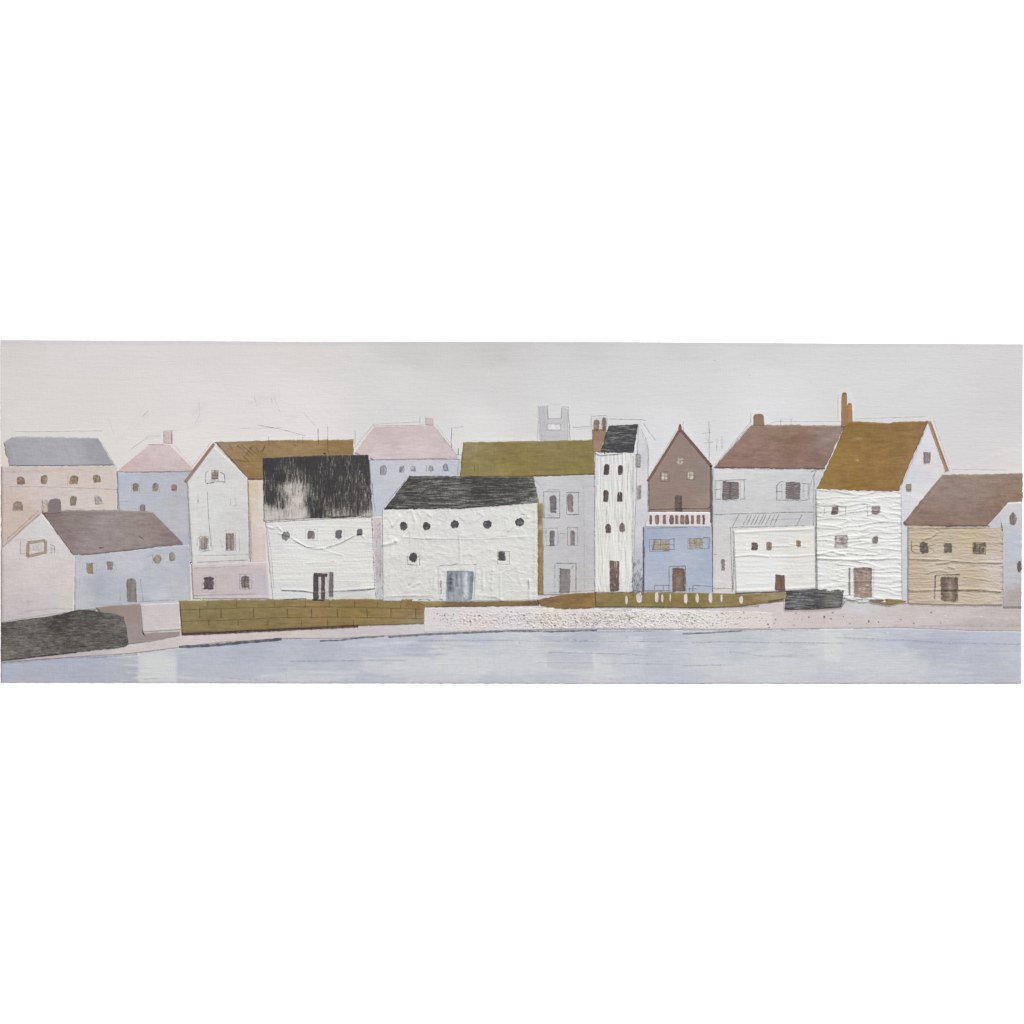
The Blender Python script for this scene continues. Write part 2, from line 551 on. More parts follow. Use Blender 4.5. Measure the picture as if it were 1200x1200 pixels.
sky_strokes = [
    ([(0, 402), (330, 403), (700, 404), (1199, 406)], 3.2, (196, 193, 192), 0.5),
    ([(1000, 549), (1065, 540), (1130, 548), (1166, 532), (1198, 522)], 2.2, (226, 225, 222), 0.45),
    ([(1120, 553), (1198, 552)], 3, (233, 226, 219), 0.48), ([(2, 470), (2, 560)], 1.6, (196, 176, 160), 0.36),
    ([(20, 505), (118, 505), (136, 545)], 3.4, WARM, 0.42), ([(137, 548), (172, 517), (190, 515)], 3, WARM, 0.36), ([(208, 520), (228, 548)], 3, WARM, 0.42),
    ([(216, 558), (247, 516), (414, 511)], 3.2, (232, 229, 226), 0.51), ([(414, 527), (438, 495), (496, 494)], 2.2, (226, 223, 222), 0.36), ([(511, 494), (538, 530)], 3, (227, 224, 222), 0.36),
    ([(540, 514), (696, 513)], 2.6, (229, 228, 225), 0.51), ([(752, 495), (764, 520), (764, 560)], 4, (222, 222, 225), 0.42), ([(758, 556), (795, 496)], 2.6, (226, 226, 229), 0.48), ([(800, 497), (835, 541)], 2.6, (230, 229, 229), 0.48),
    ([(838, 542), (878, 495), (884, 482), (896, 482), (899, 495), (985, 495)], 3, (231, 229, 227), 0.48), ([(985, 496), (985, 458), (995, 456), (999, 470), (1001, 490), (1086, 490)], 2.4, (232, 226, 220), 0.48),
    ([(1093, 492), (1114, 552)], 2.6, (229, 222, 215), 0.48), ([(1150, 475), (1120, 470)], 8, (204, 202, 202), 0.3),
]
for (x, y, r_, a) in [(172, 488, 5, .4), (180, 512, 5, .4), (160, 500, 4, .3), (233, 480, 7, .35), (228, 498, 6, .35), (300, 470, 8, .25), (320, 468, 5, .3), (345, 488, 7, .25), (460, 475, 7, .22), (140, 515, 5, .3), (205, 505, 5, .25), (640, 465, 20, .10), (1070, 455, 12, .25), (1150, 480, 9, .2), (1110, 425, 9, .2)]:
    sky_strokes.append(([(x - r_, y + r_ * .5), (x + r_, y - r_ * .7)], r_ * 0.7, (200, 198, 199), a))
sheet('painted_sky', root, TOP, [(1, 760), (150, 760), (330, 760), (700, 760), (1000, 760), (1197, 760)], 'sky', (214, 212, 211), 0.0, res=3, jit=0.2, cols=sky_cols, strokes=sky_strokes, skirt=False)

# pencil marks in the sky: aerials and construction lines
G2 = (150, 148, 150)
G3 = (178, 176, 177)
pencil(root, [([(831, 494), (831, 544)], .9, GREY, .55), ([(823, 508), (834, 507)], .8, G2, .5), ([(825, 519), (836, 518)], .8, G2, .5), ([(827, 513), (834, 521)], .7, G2, .4)], 0.06, name='sketched_aerial')
for ax, ay0, ay1 in [(846, 511, 526), (840, 514, 528), (801, 494, 505)]:
    pencil(root, [([(ax, ay0), (ax, ay1)], .8, GREY, .5)], 0.06, name='sketched_aerial')
pencil(root, [([(529, 501), (529, 525)], 1.0, GREY, .55), ([(531, 501), (543, 500)], .7, G3, .5), ([(529, 508), (533, 510)], .7, G2, .4)], 0.06, name='sketched_aerial')
pencil(root, [([(416, 505), (416, 521)], .9, G2, .5)], 0.06, name='sketched_aerial')
pencil(root, [([(902, 496), (910, 494), (985, 494)], .7, G3, .5), ([(915, 490), (915, 502)], .8, G2, .5), ([(912, 493), (918, 492)], .7, G2, .4), ([(927, 491), (927, 497)], .7, G2, .45), ([(918, 491), (930, 491)], .6, G3, .4)], 0.06, name='sketched_aerial')
pencil(root, [([(671, 501), (692, 500)], .9, G3, .55), ([(675, 503), (690, 502)], .7, G3, .4), ([(714, 491), (752, 492), (757, 493)], .9, G2, .55), ([(754, 496), (768, 516)], .9, G2, .55), ([(750, 493), (750, 500)], .7, G3, .4),
              ([(302, 498), (330, 503), (358, 511)], .8, G2, .5), ([(356, 484), (370, 499)], .6, G3, .4), ([(280, 502), (330, 501)], .6, G3, .4), ([(18, 506), (120, 505)], .7, G3, .5), ([(127, 490), (134, 510)], .6, G3, .35), ([(151, 528), (175, 511), (189, 511)], .7, G3, .45),
              ([(168, 487), (174, 481)], .8, G3, .5), ([(233, 466), (234, 486), (229, 496)], .7, G3, .35), ([(298, 466), (300, 472)], .7, G3, .35), ([(318, 466), (319, 472)], .8, G3, .4), ([(299, 476), (320, 462), (330, 488)], .6, G3, .25),
              ([(150, 505), (172, 470)], .6, G3, .2), ([(838, 545), (880, 494), (880, 485)], .8, G3, .55), ([(862, 518), (875, 503)], .7, G2, .45), ([(760, 560), (792, 505)], .8, G3, .5), ([(982, 493), (982, 462)], .6, G3, .5), ([(1002, 491), (1085, 488)], .8, G3, .5),
              ([(1094, 492), (1113, 549)], .7, G3, .5), ([(1116, 550), (1180, 551)], .7, G3, .5), ([(436, 497), (500, 494)], .7, G3, .45), ([(492, 488), (492, 498)], .8, G2, .5), ([(508, 489), (510, 489)], .7, G3, .4), ([(837, 422), (838, 423)], 1.2, G3, .5), ([(879, 439), (879, 441)], 1, G3, .4),
              ([(536, 530), (511, 497)], .7, G3, .4), ([(416, 524), (438, 497)], .7, G3, .5), ([(215, 560), (247, 518)], .8, G3, .5)], 0.05, name='pencil_line')

# ------------------------------------------------------------------ tower behind the roofs
TW = (206, 204, 207)
t = sheet('painted_tower', root, [(631, 476), (642, 475), (643, 490), (657, 490), (658, 478), (666, 479)], [(632, 517), (642, 517), (643, 517), (657, 517), (658, 517), (667, 517)],
          'soft', TW, 0.05, res=1.0, feather=2.0, mot=0.25, mot2=(210, 209, 212), msize=7, label='pale grey battlemented tower sketched behind the olive roof',
          strokes=[([(636, 478), (636, 516)], 6, (186, 184, 190), .5), ([(640, 511), (664, 511)], 4, (196, 194, 200), .4)])
sheet('window', t, [(641, 497), (657, 496)], [(641, 504), (657, 504)], 'mark', (232, 230, 230), 0.08, res=1, feather=1.2)
pencil(t, [([(630, 517), (631, 475)], .8, G2, .5), ([(642, 474), (642, 491), (658, 490), (658, 477), (666, 477), (668, 517)], .8, GREY, .55), (R(641, 497, 657, 504), .7, G2, .5), ([(643, 473), (657, 474)], .7, G3, .4)], 0.10)

# ------------------------------------------------------------------ far left: peach house
PEACH = (225, 209, 202)
h = House(0.10, 'painted_house', [(1.5, 546), (70, 545), (136, 544)], [(1.5, 655), (70, 655), (140, 655)], 'wash', PEACH, 'pale peach house with lilac grey roof and two rows of arched windows at the left end',
          cols=[(10, 550, (222, 205, 200)), (60, 570, (226, 211, 206)), (130, 560, (226, 210, 202)), (20, 600, (222, 199, 186)), (5, 630, (218, 197, 186)), (90, 590, (228, 212, 204)), (135, 590, (230, 214, 202)), (70, 556, (227, 210, 198))],
          strokes=[([(3, 550), (3, 640)], 2, (205, 180, 160), .5), ([(10, 552), (130, 549)], 2.5, (214, 194, 188), .6)])
h.part('roof', [(4, 519), (14, 512), (60, 512), (115, 513)], [(11, 546), (18, 546), (70, 546), (134, 545)], 'wash', (180, 177, 184), jit=1.3, res=1.5, label='lilac grey roof',
       cols=[(20, 520, (182, 180, 186)), (60, 530, (186, 184, 191)), (110, 530, (174, 172, 181)), (15, 542, (180, 180, 188)), (90, 540, (188, 186, 194))],
       strokes=[([(8, 522), (18, 545)], 2, (160, 160, 170), .6), ([(16, 520), (22, 542)], 1.5, (165, 163, 172), .5), ([(76, 522), (84, 541)], 1.5, (164, 162, 172), .5), ([(88, 520), (95, 541)], 1.2, (166, 164, 174), .4)])
h.part('gable_wall', [(114, 513), (122, 522)], [(128, 546), (136, 546)], 'soft', (222, 217, 213), 0.02, feather=3)
for x, y, wd, ht, c in [(24, 563, 10, 11, (150, 122, 105)), (52, 562, 9, 12, (150, 132, 106)), (87, 562, 11, 12, (150, 130, 108)), (113, 561, 10, 11, (160, 138, 120)), (21, 593, 12, 13, (160, 138, 125)), (86, 587, 9, 13, (148, 136, 122))]:
    h.win(x, y, wd, ht, c, 'arch', mot=.6, mot2=(205, 178, 150))
h.win(115, 586, 9, 11, (196, 186, 180), 'arch', mot=.8, mot2=(222, 208, 204), label='faint outlined window')
h.ln((10, 570), (70, 571), (125, 573), (140, 574), a=.4, c=G2); h.ln((14, 546), (130, 545), a=.5); h.ln((80, 556), (79, 569), a=.35); h.ln((112, 580), (121, 590), (112, 591), (111, 580), a=.45)
h.ln((136, 546), (140, 600), a=.35); h.ln((4, 553), (60, 553), a=.3); h.ln((6, 520), (14, 546), (20, 546), a=.35); h.ln((83, 596), (100, 597), a=.3)
h.done()

# ------------------------------------------------------------------ lilac house under a pink hipped roof
LIL = (199, 201, 213)
h = House(0.18, 'painted_house', [(137, 553), (180, 552), (223, 551)], [(139, 660), (180, 660), (225, 660)], 'wash', LIL, 'lilac blue house with pink hipped roof behind the brown roofed cottage',
          cols=[(145, 560, (193, 203, 219)), (170, 575, (199, 202, 214)), (210, 565, (196, 196, 208)), (210, 610, (200, 200, 206)), (150, 590, (200, 203, 216)), (220, 640, (194, 195, 208))],
          strokes=[([(205, 570), (206, 590)], 6, (188, 190, 200), .5), ([(220, 560), (222, 655)], 2.5, (182, 183, 197), .5)])
h.part('roof', [(138, 552), (176, 520), (199, 520), (226, 549)], [(138, 553), (172, 554), (198, 553), (226, 553)], 'wash', (222, 203, 203), jit=1.1, res=1.5, label='pale pink hipped roof',
       cols=[(145, 548, (220, 194, 192)), (180, 530, (224, 205, 205)), (200, 535, (223, 206, 207)), (215, 548, (218, 198, 198)), (180, 550, (217, 196, 196))])
h.part('chimney', [(192, 506), (203, 506)], [(192, 520), (203, 521)], 'soft', (219, 200, 199), .04, feather=1.5, label='pink chimney')
for x, y, wd, ht, c in [(159, 571, 8, 11, (148, 124, 112)), (182, 571, 8, 11, (156, 140, 134)), (204, 571, 8, 9, (170, 132, 124)), (167, 595, 7, 10, (148, 140, 138))]:
    h.win(x, y, wd, ht, c, 'arch', mot=.4)
h.ln((137, 553), (200, 553), a=.6, c=(130, 126, 150)); h.ln((198, 553), (226, 552), a=.6, c=(120, 116, 130)); h.ln((137, 553), (140, 600), a=.4); h.ln((192, 520), (192, 505), (203, 505), a=.5); h.ln((201, 505), (201, 519), w=1.0, a=.6)
h.ln((174, 521), (192, 521), w=1.2, a=.5); h.ln((203, 520), (228, 549), a=.3, c=(190, 160, 160)); h.ln((155, 566), (154, 577), a=.4); h.ln((163, 566), (163, 577), a=.4); h.ln((186, 566), (187, 578), a=.35)
h.ln((139, 588), (150, 588), a=.25); h.ln((221, 570), (222, 650), a=.35); h.ln((163, 600), (163, 592), a=.4)
h.done()

# ------------------------------------------------------------------ far house with a long pink roof, middle
h = House(0.18, 'painted_house', [(432, 538), (490, 538), (540, 537)], [(436, 620), (470, 600), (540, 570)], 'wash', (207, 208, 218), 'pale lilac house with long pink roof and pencil windows above the black roof',
          cols=[(440, 545, (206, 208, 220)), (440, 590, (203, 206, 220)), (500, 545, (210, 210, 220)), (535, 550, (203, 205, 219)), (460, 570, (208, 209, 220))])
h.part('roof', [(416, 531), (439, 499), (508, 498), (537, 535)], [(433, 539), (450, 539), (515, 538), (538, 537)], 'wash', (219, 203, 203), jit=1.1, res=1.5, label='long pale pink roof',
       cols=[(430, 525, (220, 200, 200)), (450, 505, (214, 198, 198)), (500, 505, (216, 199, 199)), (470, 528, (222, 208, 207)), (525, 530, (218, 202, 202)), (495, 525, (223, 209, 208)), (464, 522, (212, 194, 194)), (440, 536, (224, 210, 210)), (520, 515, (212, 198, 199))],
       strokes=[([(508, 500), (530, 527)], 2, (200, 186, 187), .5), ([(440, 508), (500, 505)], 3, (210, 192, 192), .5)])
h.part('chimney', [(498, 489), (508, 489)], [(498, 499), (509, 499)], 'soft', (216, 196, 197), .04, feather=1.5, label='pink chimney')
for x, y, wd, ht, c in [(449, 551, 8, 12, (172, 172, 180)), (471, 550, 7, 9, (168, 168, 176)), (484, 549, 7, 8, (190, 190, 197)), (505, 549, 7, 8, (178, 177, 184)), (522, 548, 7, 10, (160, 160, 170))]:
    h.win(x, y, wd, ht, c, 'arch', mot=.7, mot2=(205, 206, 214))
h.ln((433, 539), (538, 538), a=.65, c=(150, 150, 168)); h.ln((434, 537), (438, 539), w=1.6, a=.7); h.ln((437, 499), (508, 498), a=.4); h.ln((509, 499), (534, 531), a=.4); h.ln((537, 525), (537, 533), w=1.4, a=.55); h.ln((534, 533), (543, 533), a=.4)
h.ln((446, 556), (446, 548), (450, 545), (453, 549), (452, 556), a=.6); h.ln((468, 553), (474, 546), a=.6); h.ln((519, 553), (519, 547), (522, 543), (526, 552), a=.6); h.ln((500, 545), (500, 553), a=.45); h.ln((538, 538), (536, 557), a=.5); h.ln((432, 540), (440, 600), a=.4); h.ln((437, 566), (436, 580), a=.5)
h.ln((452, 590), (480, 557), w=.8, a=.5)
h.done()

# ------------------------------------------------------------------ white gabled house with long ochre roof
h = House(0.26, 'painted_house', [(219, 566), (250, 523), (290, 560)], [(225, 662), (254, 661), (292, 660)], 'wash', (224, 223, 221), 'tall white gabled house with long ochre roof and pink ground floor',
          cols=[(225, 575, (227, 225, 224)), (250, 530, (222, 222, 222)), (280, 560, (224, 223, 221)), (255, 600, (224, 224, 223)), (240, 650, (225, 224, 222)), (285, 650, (221, 220, 218)), (270, 610, (221, 220, 219))],
          strokes=[([(222, 565), (250, 526)], 2.2, (235, 232, 230), .5), ([(228, 600), (230, 650)], 4, (232, 231, 230), .5)])
h.part('roof', [(252, 518), (320, 516), (414, 515)], [(291, 562), (330, 562), (414, 562)], 'roof', (158, 132, 94), .02, jit=.95, label='long ochre brown roof',
       cols=[(260, 521, (158, 138, 112)), (275, 528, (160, 132, 98)), (300, 545, (152, 126, 84)), (310, 525, (156, 130, 92)), (400, 520, (148, 122, 82)), (350, 530, (160, 134, 96)), (295, 558, (146, 118, 78))],
       strokes=[([(255, 519), (412, 516)], 1.8, (132, 108, 84), .6), ([(262, 532), (285, 555)], 2.5, (166, 140, 104), .6), ([(265, 524), (285, 520)], 2, (170, 148, 118), .6)])
h.part('side_wall', [(290, 562), (309, 562)], [(293, 660), (313, 660)], 'wash', (228, 212, 193), .02, cols=[(293, 566, (232, 208, 176)), (300, 600, (230, 213, 190)), (306, 600, (228, 220, 212)), (300, 650, (228, 208, 198))],
       strokes=[([(292, 580), (294, 655)], 2, (212, 186, 158), .6), ([(305, 564), (306, 655)], 3, (230, 224, 218), .6)], label='narrow cream side wall')
h.part('ground_floor', [(224, 661), (313, 658)], [(226, 702), (316, 702)], 'wash', (216, 205, 208), .03, label='pink ground floor',
       cols=[(230, 670, (215, 202, 202)), (270, 690, (213, 200, 201)), (305, 680, (212, 200, 208)), (240, 695, (212, 199, 200)), (306, 665, (216, 202, 202))],
       strokes=[([(226, 664), (312, 661)], 2.5, (226, 220, 219), .8), ([(226, 701), (314, 699)], 2.2, (228, 222, 216), .9), ([(308, 665), (309, 695)], 3, (206, 200, 214), .5)])
h.strip('bargeboard', [(217, 565), (232, 545), (251, 520)], 3.6, (158, 126, 112), strokes=[([(217, 566), (225, 555)], 3, (186, 152, 136), .6)], label='brown board along the left gable edge')
h.win(252, 557, 8, 11, (168, 150, 142), mot=.5, mot2=(196, 176, 160))
h.win(239, 637, 10, 16, (170, 154, 142), mot=.5, mot2=(200, 186, 172)); h.win(270, 635, 11, 20, (160, 146, 134), mot=.5, mot2=(190, 176, 160))
h.win(245, 684, 14, 16.5, (96, 80, 84), 'rect', mot=.35, mot2=(136, 122, 124), feather=2.6, label='dark rounded ground floor window'); h.win(287.5, 682, 12, 15, (128, 116, 110), mot=.5, label='grey ground floor window')
D = (92, 84, 84)
h.ln((241, 566), (241, 554), (245, 552), a=.6); h.ln((242, 567), (251, 565), w=1.1, a=.65, c=D); h.ln((258, 553), (263, 556), (264, 564), a=.65, c=D); h.ln((254, 564), (264, 565), w=1, a=.6, c=D); h.box(248, 551, 256, 564, c=(130, 110, 100)); h.ln((252, 551), (252, 563), c=(130, 110, 100)); h.ln((248, 557), (256, 557), c=(130, 110, 100))
h.ln((243, 576), (244, 600), (246, 625), (247, 640), a=.5); h.ln((233, 583), (232, 592), a=.35); h.ln((270, 584), (270, 592), a=.45); h.ln((275, 583), (277, 592), (272, 593), a=.3); h.ln((232, 575), (231, 600), a=.25)
h.box(234, 629, 244, 645, c=(150, 130, 118)); h.ln((240, 628), (240, 645), w=1, c=(140, 120, 108)); h.ln((231, 640), (231, 632), (236, 627), a=.35); h.ln((247, 630), (249, 645), a=.4); h.ln((235, 647), (246, 645), a=.5)
h.box(265, 625, 276, 645, c=(140, 124, 112)); h.ln((270, 625), (271, 645), w=1, c=(130, 112, 104)); h.ln((265, 635), (276, 634), a=.4); h.ln((280, 628), (281, 646), a=.4); h.ln((263, 622), (271, 620), (280, 622), a=.35); h.ln((266, 645), (266, 637), w=1.4, c=D); h.ln((258, 632), (261, 642), a=.3)
h.ln((232, 651), (291, 650), a=.45); h.ln((231, 659), (291, 656), a=.55); h.ln((226, 666), (293, 663), a=.4); h.ln((226, 698), (300, 696), a=.5, c=(160, 144, 148)); h.ln((290, 562), (308, 562), w=1.2, a=.8, c=(100, 84, 70)); h.ln((291, 565), (292, 655), a=.45); h.ln((294, 600), (295, 655), a=.4, c=(170, 150, 130))
h.ln((245, 676), (245, 692), w=.9, c=(150, 138, 142)); h.ln((238, 684), (252, 684), w=.9, c=(150, 138, 142)); h.box(237, 675, 253, 694, a=.3); h.box(281, 673, 295, 690, a=.45); h.ln((287, 673), (287, 690), w=1.2, c=D); h.ln((281, 681), (294, 679), c=D)
for x, y0, y1 in [(315, 512, 522), (344, 514, 522), (355, 512, 521), (373, 502, 522), (384, 500, 527)]:
    h.ln((x, y0), (x, y1), w=.9, a=.5, c=D)
h.ln((344, 522), (348, 522), w=1, a=.6, c=D); h.ln((379, 531), (382, 532), w=1.8, a=.9, c=(70, 60, 50)); h.ln((384, 527), (386, 533), a=.6, c=D)
for a, b in [((278, 522), (296, 538)), ((283, 521), (297, 534)), ((292, 524), (302, 533)), ((300, 524), (303, 531)), ((272, 538), (290, 541)), ((268, 534), (278, 546)), ((283, 533), (292, 541)), ((311, 521), (307, 533)), ((296, 523), (288, 534)), ((268, 520), (273, 528)), ((303, 533), (311, 522))]:
    h.ln(a, b, w=.9, a=.55, c=(96, 84, 72))
h.ln((251, 519), (340, 516), a=.4, c=(130, 118, 104)); h.ln((254, 523), (290, 558), a=.45, c=G2)
h.done()

# ------------------------------------------------------------------ long grey house with olive roof
h = House(0.34, 'painted_house', [(625, 557), (698, 555)], [(628, 698), (699, 697)], 'wash', (207, 205, 207), 'grey three storey house with long olive roof beside the narrow white house',
          cols=[(640, 565, (212, 211, 215)), (690, 570, (206, 205, 209)), (640, 610, (210, 208, 211)), (690, 640, (203, 201, 203)), (640, 680, (212, 211, 212)), (690, 690, (205, 202, 200))],
          strokes=[([(680, 560), (682, 692)], 4, (200, 198, 202), .5), ([(692, 570), (694, 690)], 3, (213, 211, 213), .5)])
h.part('roof', [(543, 518), (620, 517), (696, 515.5)], [(539, 559), (620, 559), (697, 556)], 'roof', (140, 126, 80), .02, jit=.95, label='long olive roof',
       cols=[(550, 525, (150, 136, 100)), (545, 550, (144, 130, 80)), (600, 535, (138, 122, 76)), (640, 530, (142, 126, 82)), (690, 525, (136, 122, 76)), (680, 550, (142, 128, 78)), (600, 552, (146, 130, 78)), (570, 535, (142, 128, 84))],
       strokes=[([(545, 519), (695, 517)], 1.6, (120, 106, 74), .6), ([(543, 537), (695, 548)], 1.2, (122, 106, 66), .5), ([(600, 553), (694, 547)], 1.2, (118, 102, 62), .5), ([(540, 557), (625, 557)], 1.6, (158, 142, 92), .6)])
h.part('side_strip', [(629.5, 590), (636, 589)], [(629.5, 697), (637, 697)], 'roof', (156, 134, 92), .05, strokes=[([(632, 600), (632, 614)], 3, (118, 98, 62), .8), ([(633, 616), (633, 619)], 2.4, (216, 200, 168), .9), ([(632, 625), (633, 640)], 3, (128, 106, 64), .6), ([(633, 643), (633, 648)], 2, (196, 176, 130), .7), ([(632, 655), (632, 690)], 3, (132, 112, 70), .5)], label='golden olive strip beside the long white house')
DW = (122, 114, 118)
for x, y, wd, ht in [(648, 591, 9, 22), (668, 589, 8, 22), (647, 631, 7, 20), (671, 630, 6, 19)]:
    h.win(x, y, wd, ht, DW if x < 660 else (150, 134, 134), 'arch', mot=.5, mot2=(186, 183, 186), strokes=[([(x - 2, y - ht * .28), (x + 2, y - ht * .3)], 4, (112, 105, 110), .7)])
h.win(662.5, 681, 15, 31, (142, 134, 134), name='door', mot=.5, mot2=(170, 162, 160), strokes=[([(657, 669), (668, 668)], 4, (116, 108, 110), .7), ([(671, 672), (671, 695)], 3, (184, 172, 168), .8)], label='grey brown door')
h.box(637, 576, 656, 607, a=.6); h.box(664, 577, 678, 603, a=.5); h.ln((664, 577), (680, 577), a=.6); h.ln((665, 603), (679, 603), w=1.2, a=.6); h.box(640, 619, 654, 639, a=.55); h.box(665, 618, 677, 639, a=.5); h.ln((641, 574), (656, 574), a=.5); h.ln((656, 625), (664, 626), a=.5); h.ln((638, 603), (655, 607), a=.4)
h.ln((637, 607), (656, 607), a=.5); h.ln((650, 695), (650, 661), a=.5); h.ln((652, 660), (675, 660), (675, 695), w=1.1, a=.65); h.ln((654, 663), (654, 690), a=.35); h.ln((672, 662), (670, 666), a=.5); h.ln((697, 558), (698, 694), w=1, a=.6); h.ln((628, 557), (697, 556), a=.5, c=G2); h.ln((637, 695), (697, 692), a=.4); h.ln((638, 590), (636, 690), a=.4); h.ln((684, 570), (685, 690), a=.25)
for x in (560, 579, 618, 655, 672):
    h.ln((x, 522), (x + .5, 550), a=.25, c=(110, 96, 60))
h.ln((556, 545), (556, 553), a=.5, c=(110, 96, 60)); h.ln((541, 559), (697, 556), w=1, a=.5, c=(116, 100, 70)); h.ln((543, 518), (539, 559), a=.4); h.ln((690, 556), (696, 555), w=1.2, a=.6, c=(90, 80, 70)); h.ln((627, 563), (636, 572), a=.35)
h.done()

# ------------------------------------------------------------------ big grey house with brown roof
h = House(0.34, 'painted_house', [(835, 549), (966, 550)], [(834, 697), (962, 697)], 'wash', (214, 214, 214), 'wide grey house with purple brown roof and two big shuttered windows',
          cols=[(845, 560, (220, 220, 220)), (900, 560, (216, 216, 218)), (950, 560, (212, 212, 216)), (900, 600, (216, 215, 215)), (845, 620, (217, 216, 215)), (850, 680, (222, 219, 217)), (930, 610, (206, 206, 209)), (840, 600, (212, 212, 216))],
          strokes=[([(840, 553), (960, 553)], 2, (226, 226, 228), .6), ([(860, 610), (955, 609)], 6, (202, 202, 205), .4)])
h.part('roof', [(881, 498), (930, 498), (990, 499)], [(836, 548.5), (900, 549), (966, 550)], 'roof', (146, 120, 106), .02, jit=.95, label='purple brown roof',
       cols=[(880, 505, (150, 124, 114)), (860, 530, (146, 118, 108)), (920, 505, (146, 122, 104)), (930, 520, (138, 110, 94)), (900, 540, (146, 118, 108)), (975, 510, (150, 130, 122)), (955, 540, (140, 114, 104)), (850, 545, (142, 114, 104))],
       strokes=[([(895, 515), (950, 518)], 3, (136, 106, 84), .5), ([(882, 526), (945, 530)], 3, (134, 106, 92), .4), ([(960, 520), (985, 505)], 5, (158, 138, 132), .5)])
h.part('chimney', [(883, 488), (884.5, 485.5), (889, 485), (893.5, 485.5), (895, 488)], [(883, 499), (885, 499), (889, 499), (893, 499), (896, 499)], 'wash', (146, 118, 102), .04, res=1, jit=.3, strokes=[([(883, 486), (895, 486)], 2, (120, 92, 78), .7)], label='brown chimney')
for x0, x1, y0, y1 in [(846, 866, 563, 586), (919, 939, 564, 586)]:
    h.win((x0 + x1) / 2, (y0 + y1) / 2, x1 - x0, y1 - y0, (128, 117, 118), mot=.5, mot2=(168, 158, 157), mat='mark_h', up=.02, label='big dark scribbled window with open shutters')
h.part('shutter', [(839, 563), (846, 563)], [(838, 585), (845, 585)], 'soft', (221, 221, 221), .04, feather=1); h.part('shutter', [(867, 562), (873, 562)], [(867, 585), (872, 585)], 'soft', (221, 221, 221), .04, feather=1)
h.part('shutter', [(910, 568), (917, 565)], [(910, 586), (917, 585)], 'soft', (217, 217, 219), .04, feather=1); h.part('shutter', [(941, 566), (948, 567)], [(941, 585), (948, 586)], 'soft', (217, 217, 219), .04, feather=1)
h.win(847, 662, 6, 15, (150, 140, 140), mot=.6, mot2=(188, 182, 180), label='narrow grey window')
DP = (84, 76, 78)
for x0, x1 in ((847, 865), (920, 938)):
    y = 565
    while y < 586:
        h.ln((x0, y), (x0 + 5, y + 1.5), (x0 + 10, y), (x1, y + 1.8), w=.8, a=.45, c=DP); y += 2.6
h.ln((838, 585), (838, 563), (846, 563), (875, 562), a=.6); h.ln((872, 563), (873, 585), a=.5); h.ln((838, 574), (845, 573), a=.5); h.ln((838, 585), (847, 585), a=.5); h.ln((867, 585), (873, 585), a=.5); h.ln((847, 563), (847, 585), w=1, a=.6, c=DP)
h.ln((910, 586), (910, 569), (914, 565), (918, 564), a=.65); h.ln((909, 576), (917, 576), a=.55); h.ln((910, 586), (947, 586), a=.55); h.ln((948, 566), (948, 585), a=.6); h.ln((940, 566), (949, 567), a=.6); h.ln((940, 576), (945, 575), a=.5); h.ln((950, 553), (957, 551), (951, 561), a=.5); h.ln((951, 563), (949, 574), a=.45)
h.ln((836, 603), (862, 602), (954, 600), w=1, a=.6); h.ln((866, 603), (858, 618), a=.6); h.ln((855, 618), (900, 617), (945, 616), a=.5)
for i, x in enumerate((876, 880, 885, 889, 894, 897, 902, 907, 912, 939)):
    h.ln((x + 1, 603), (x - 5, 615), w=.9, a=.6)
h.ln((905, 609), (938, 608), a=.4); h.ln((856, 618), (858, 694), w=1, a=.55); h.ln((860, 640), (859, 692), w=1.6, a=.5); h.ln((834, 550), (835, 692), w=1.4, a=.65, c=D); h.ln((836, 650), (840, 650), a=.5); h.ln((836, 689), (858, 690), a=.55); h.ln((836, 692), (850, 688), a=.3); h.ln((880, 498), (880, 488), a=.4); h.ln((954, 555), (953, 640), a=.5)
h.ln((837, 549), (965, 551), a=.5); h.ln((880, 497), (837, 548), a=.4)
h.done()

# ------------------------------------------------------------------ brown gable house over a blue ground floor
h = House(0.42, 'painted_house', [(760, 563), (797, 502), (833, 545)], [(760, 602), (797, 601), (833, 600)], 'wash', (152, 131, 122), 'brown gabled house above a white balcony and a pale blue ground floor',
          cols=[(770, 560, (156, 134, 122)), (797, 515, (150, 130, 122)), (825, 555, (150, 132, 126)), (800, 580, (152, 130, 118)), (770, 595, (150, 130, 120)), (825, 595, (158, 138, 126))],
          strokes=[([(765, 555), (795, 510)], 3, (162, 140, 126), .4)])
h.part('ground_floor', [(754, 617), (834, 617)], [(753, 697), (836, 697)], 'wash', (178, 190, 213), .03, label='pale blue ground floor',
       cols=[(760, 625, (170, 184, 212)), (800, 625, (180, 190, 212)), (800, 650, (186, 195, 214)), (830, 660, (176, 188, 212)), (760, 680, (186, 196, 214)), (820, 685, (180, 192, 214)), (775, 655, (180, 192, 216))],
       strokes=[([(756, 620), (832, 619)], 2, (160, 172, 200), .5)])
h.part('spire', [(795, 501), (796, 497), (798, 497), (799, 501)], [(795, 506), (796, 506), (798, 506), (799, 506)], 'wash', (128, 94, 74), .06, res=.7, jit=.2)
h.strip('bargeboard', [(759, 564), (778, 534), (797, 503)], 3.0, (122, 96, 82), label='dark brown board along the left gable edge'); h.strip('bargeboard', [(797, 503), (815, 524), (834, 547)], 3.2, (112, 92, 84), label='dark brown board along the right gable edge')
h.strip('corner_post', [(833, 546), (833, 575), (833, 612)], 2.6, (112, 96, 92))
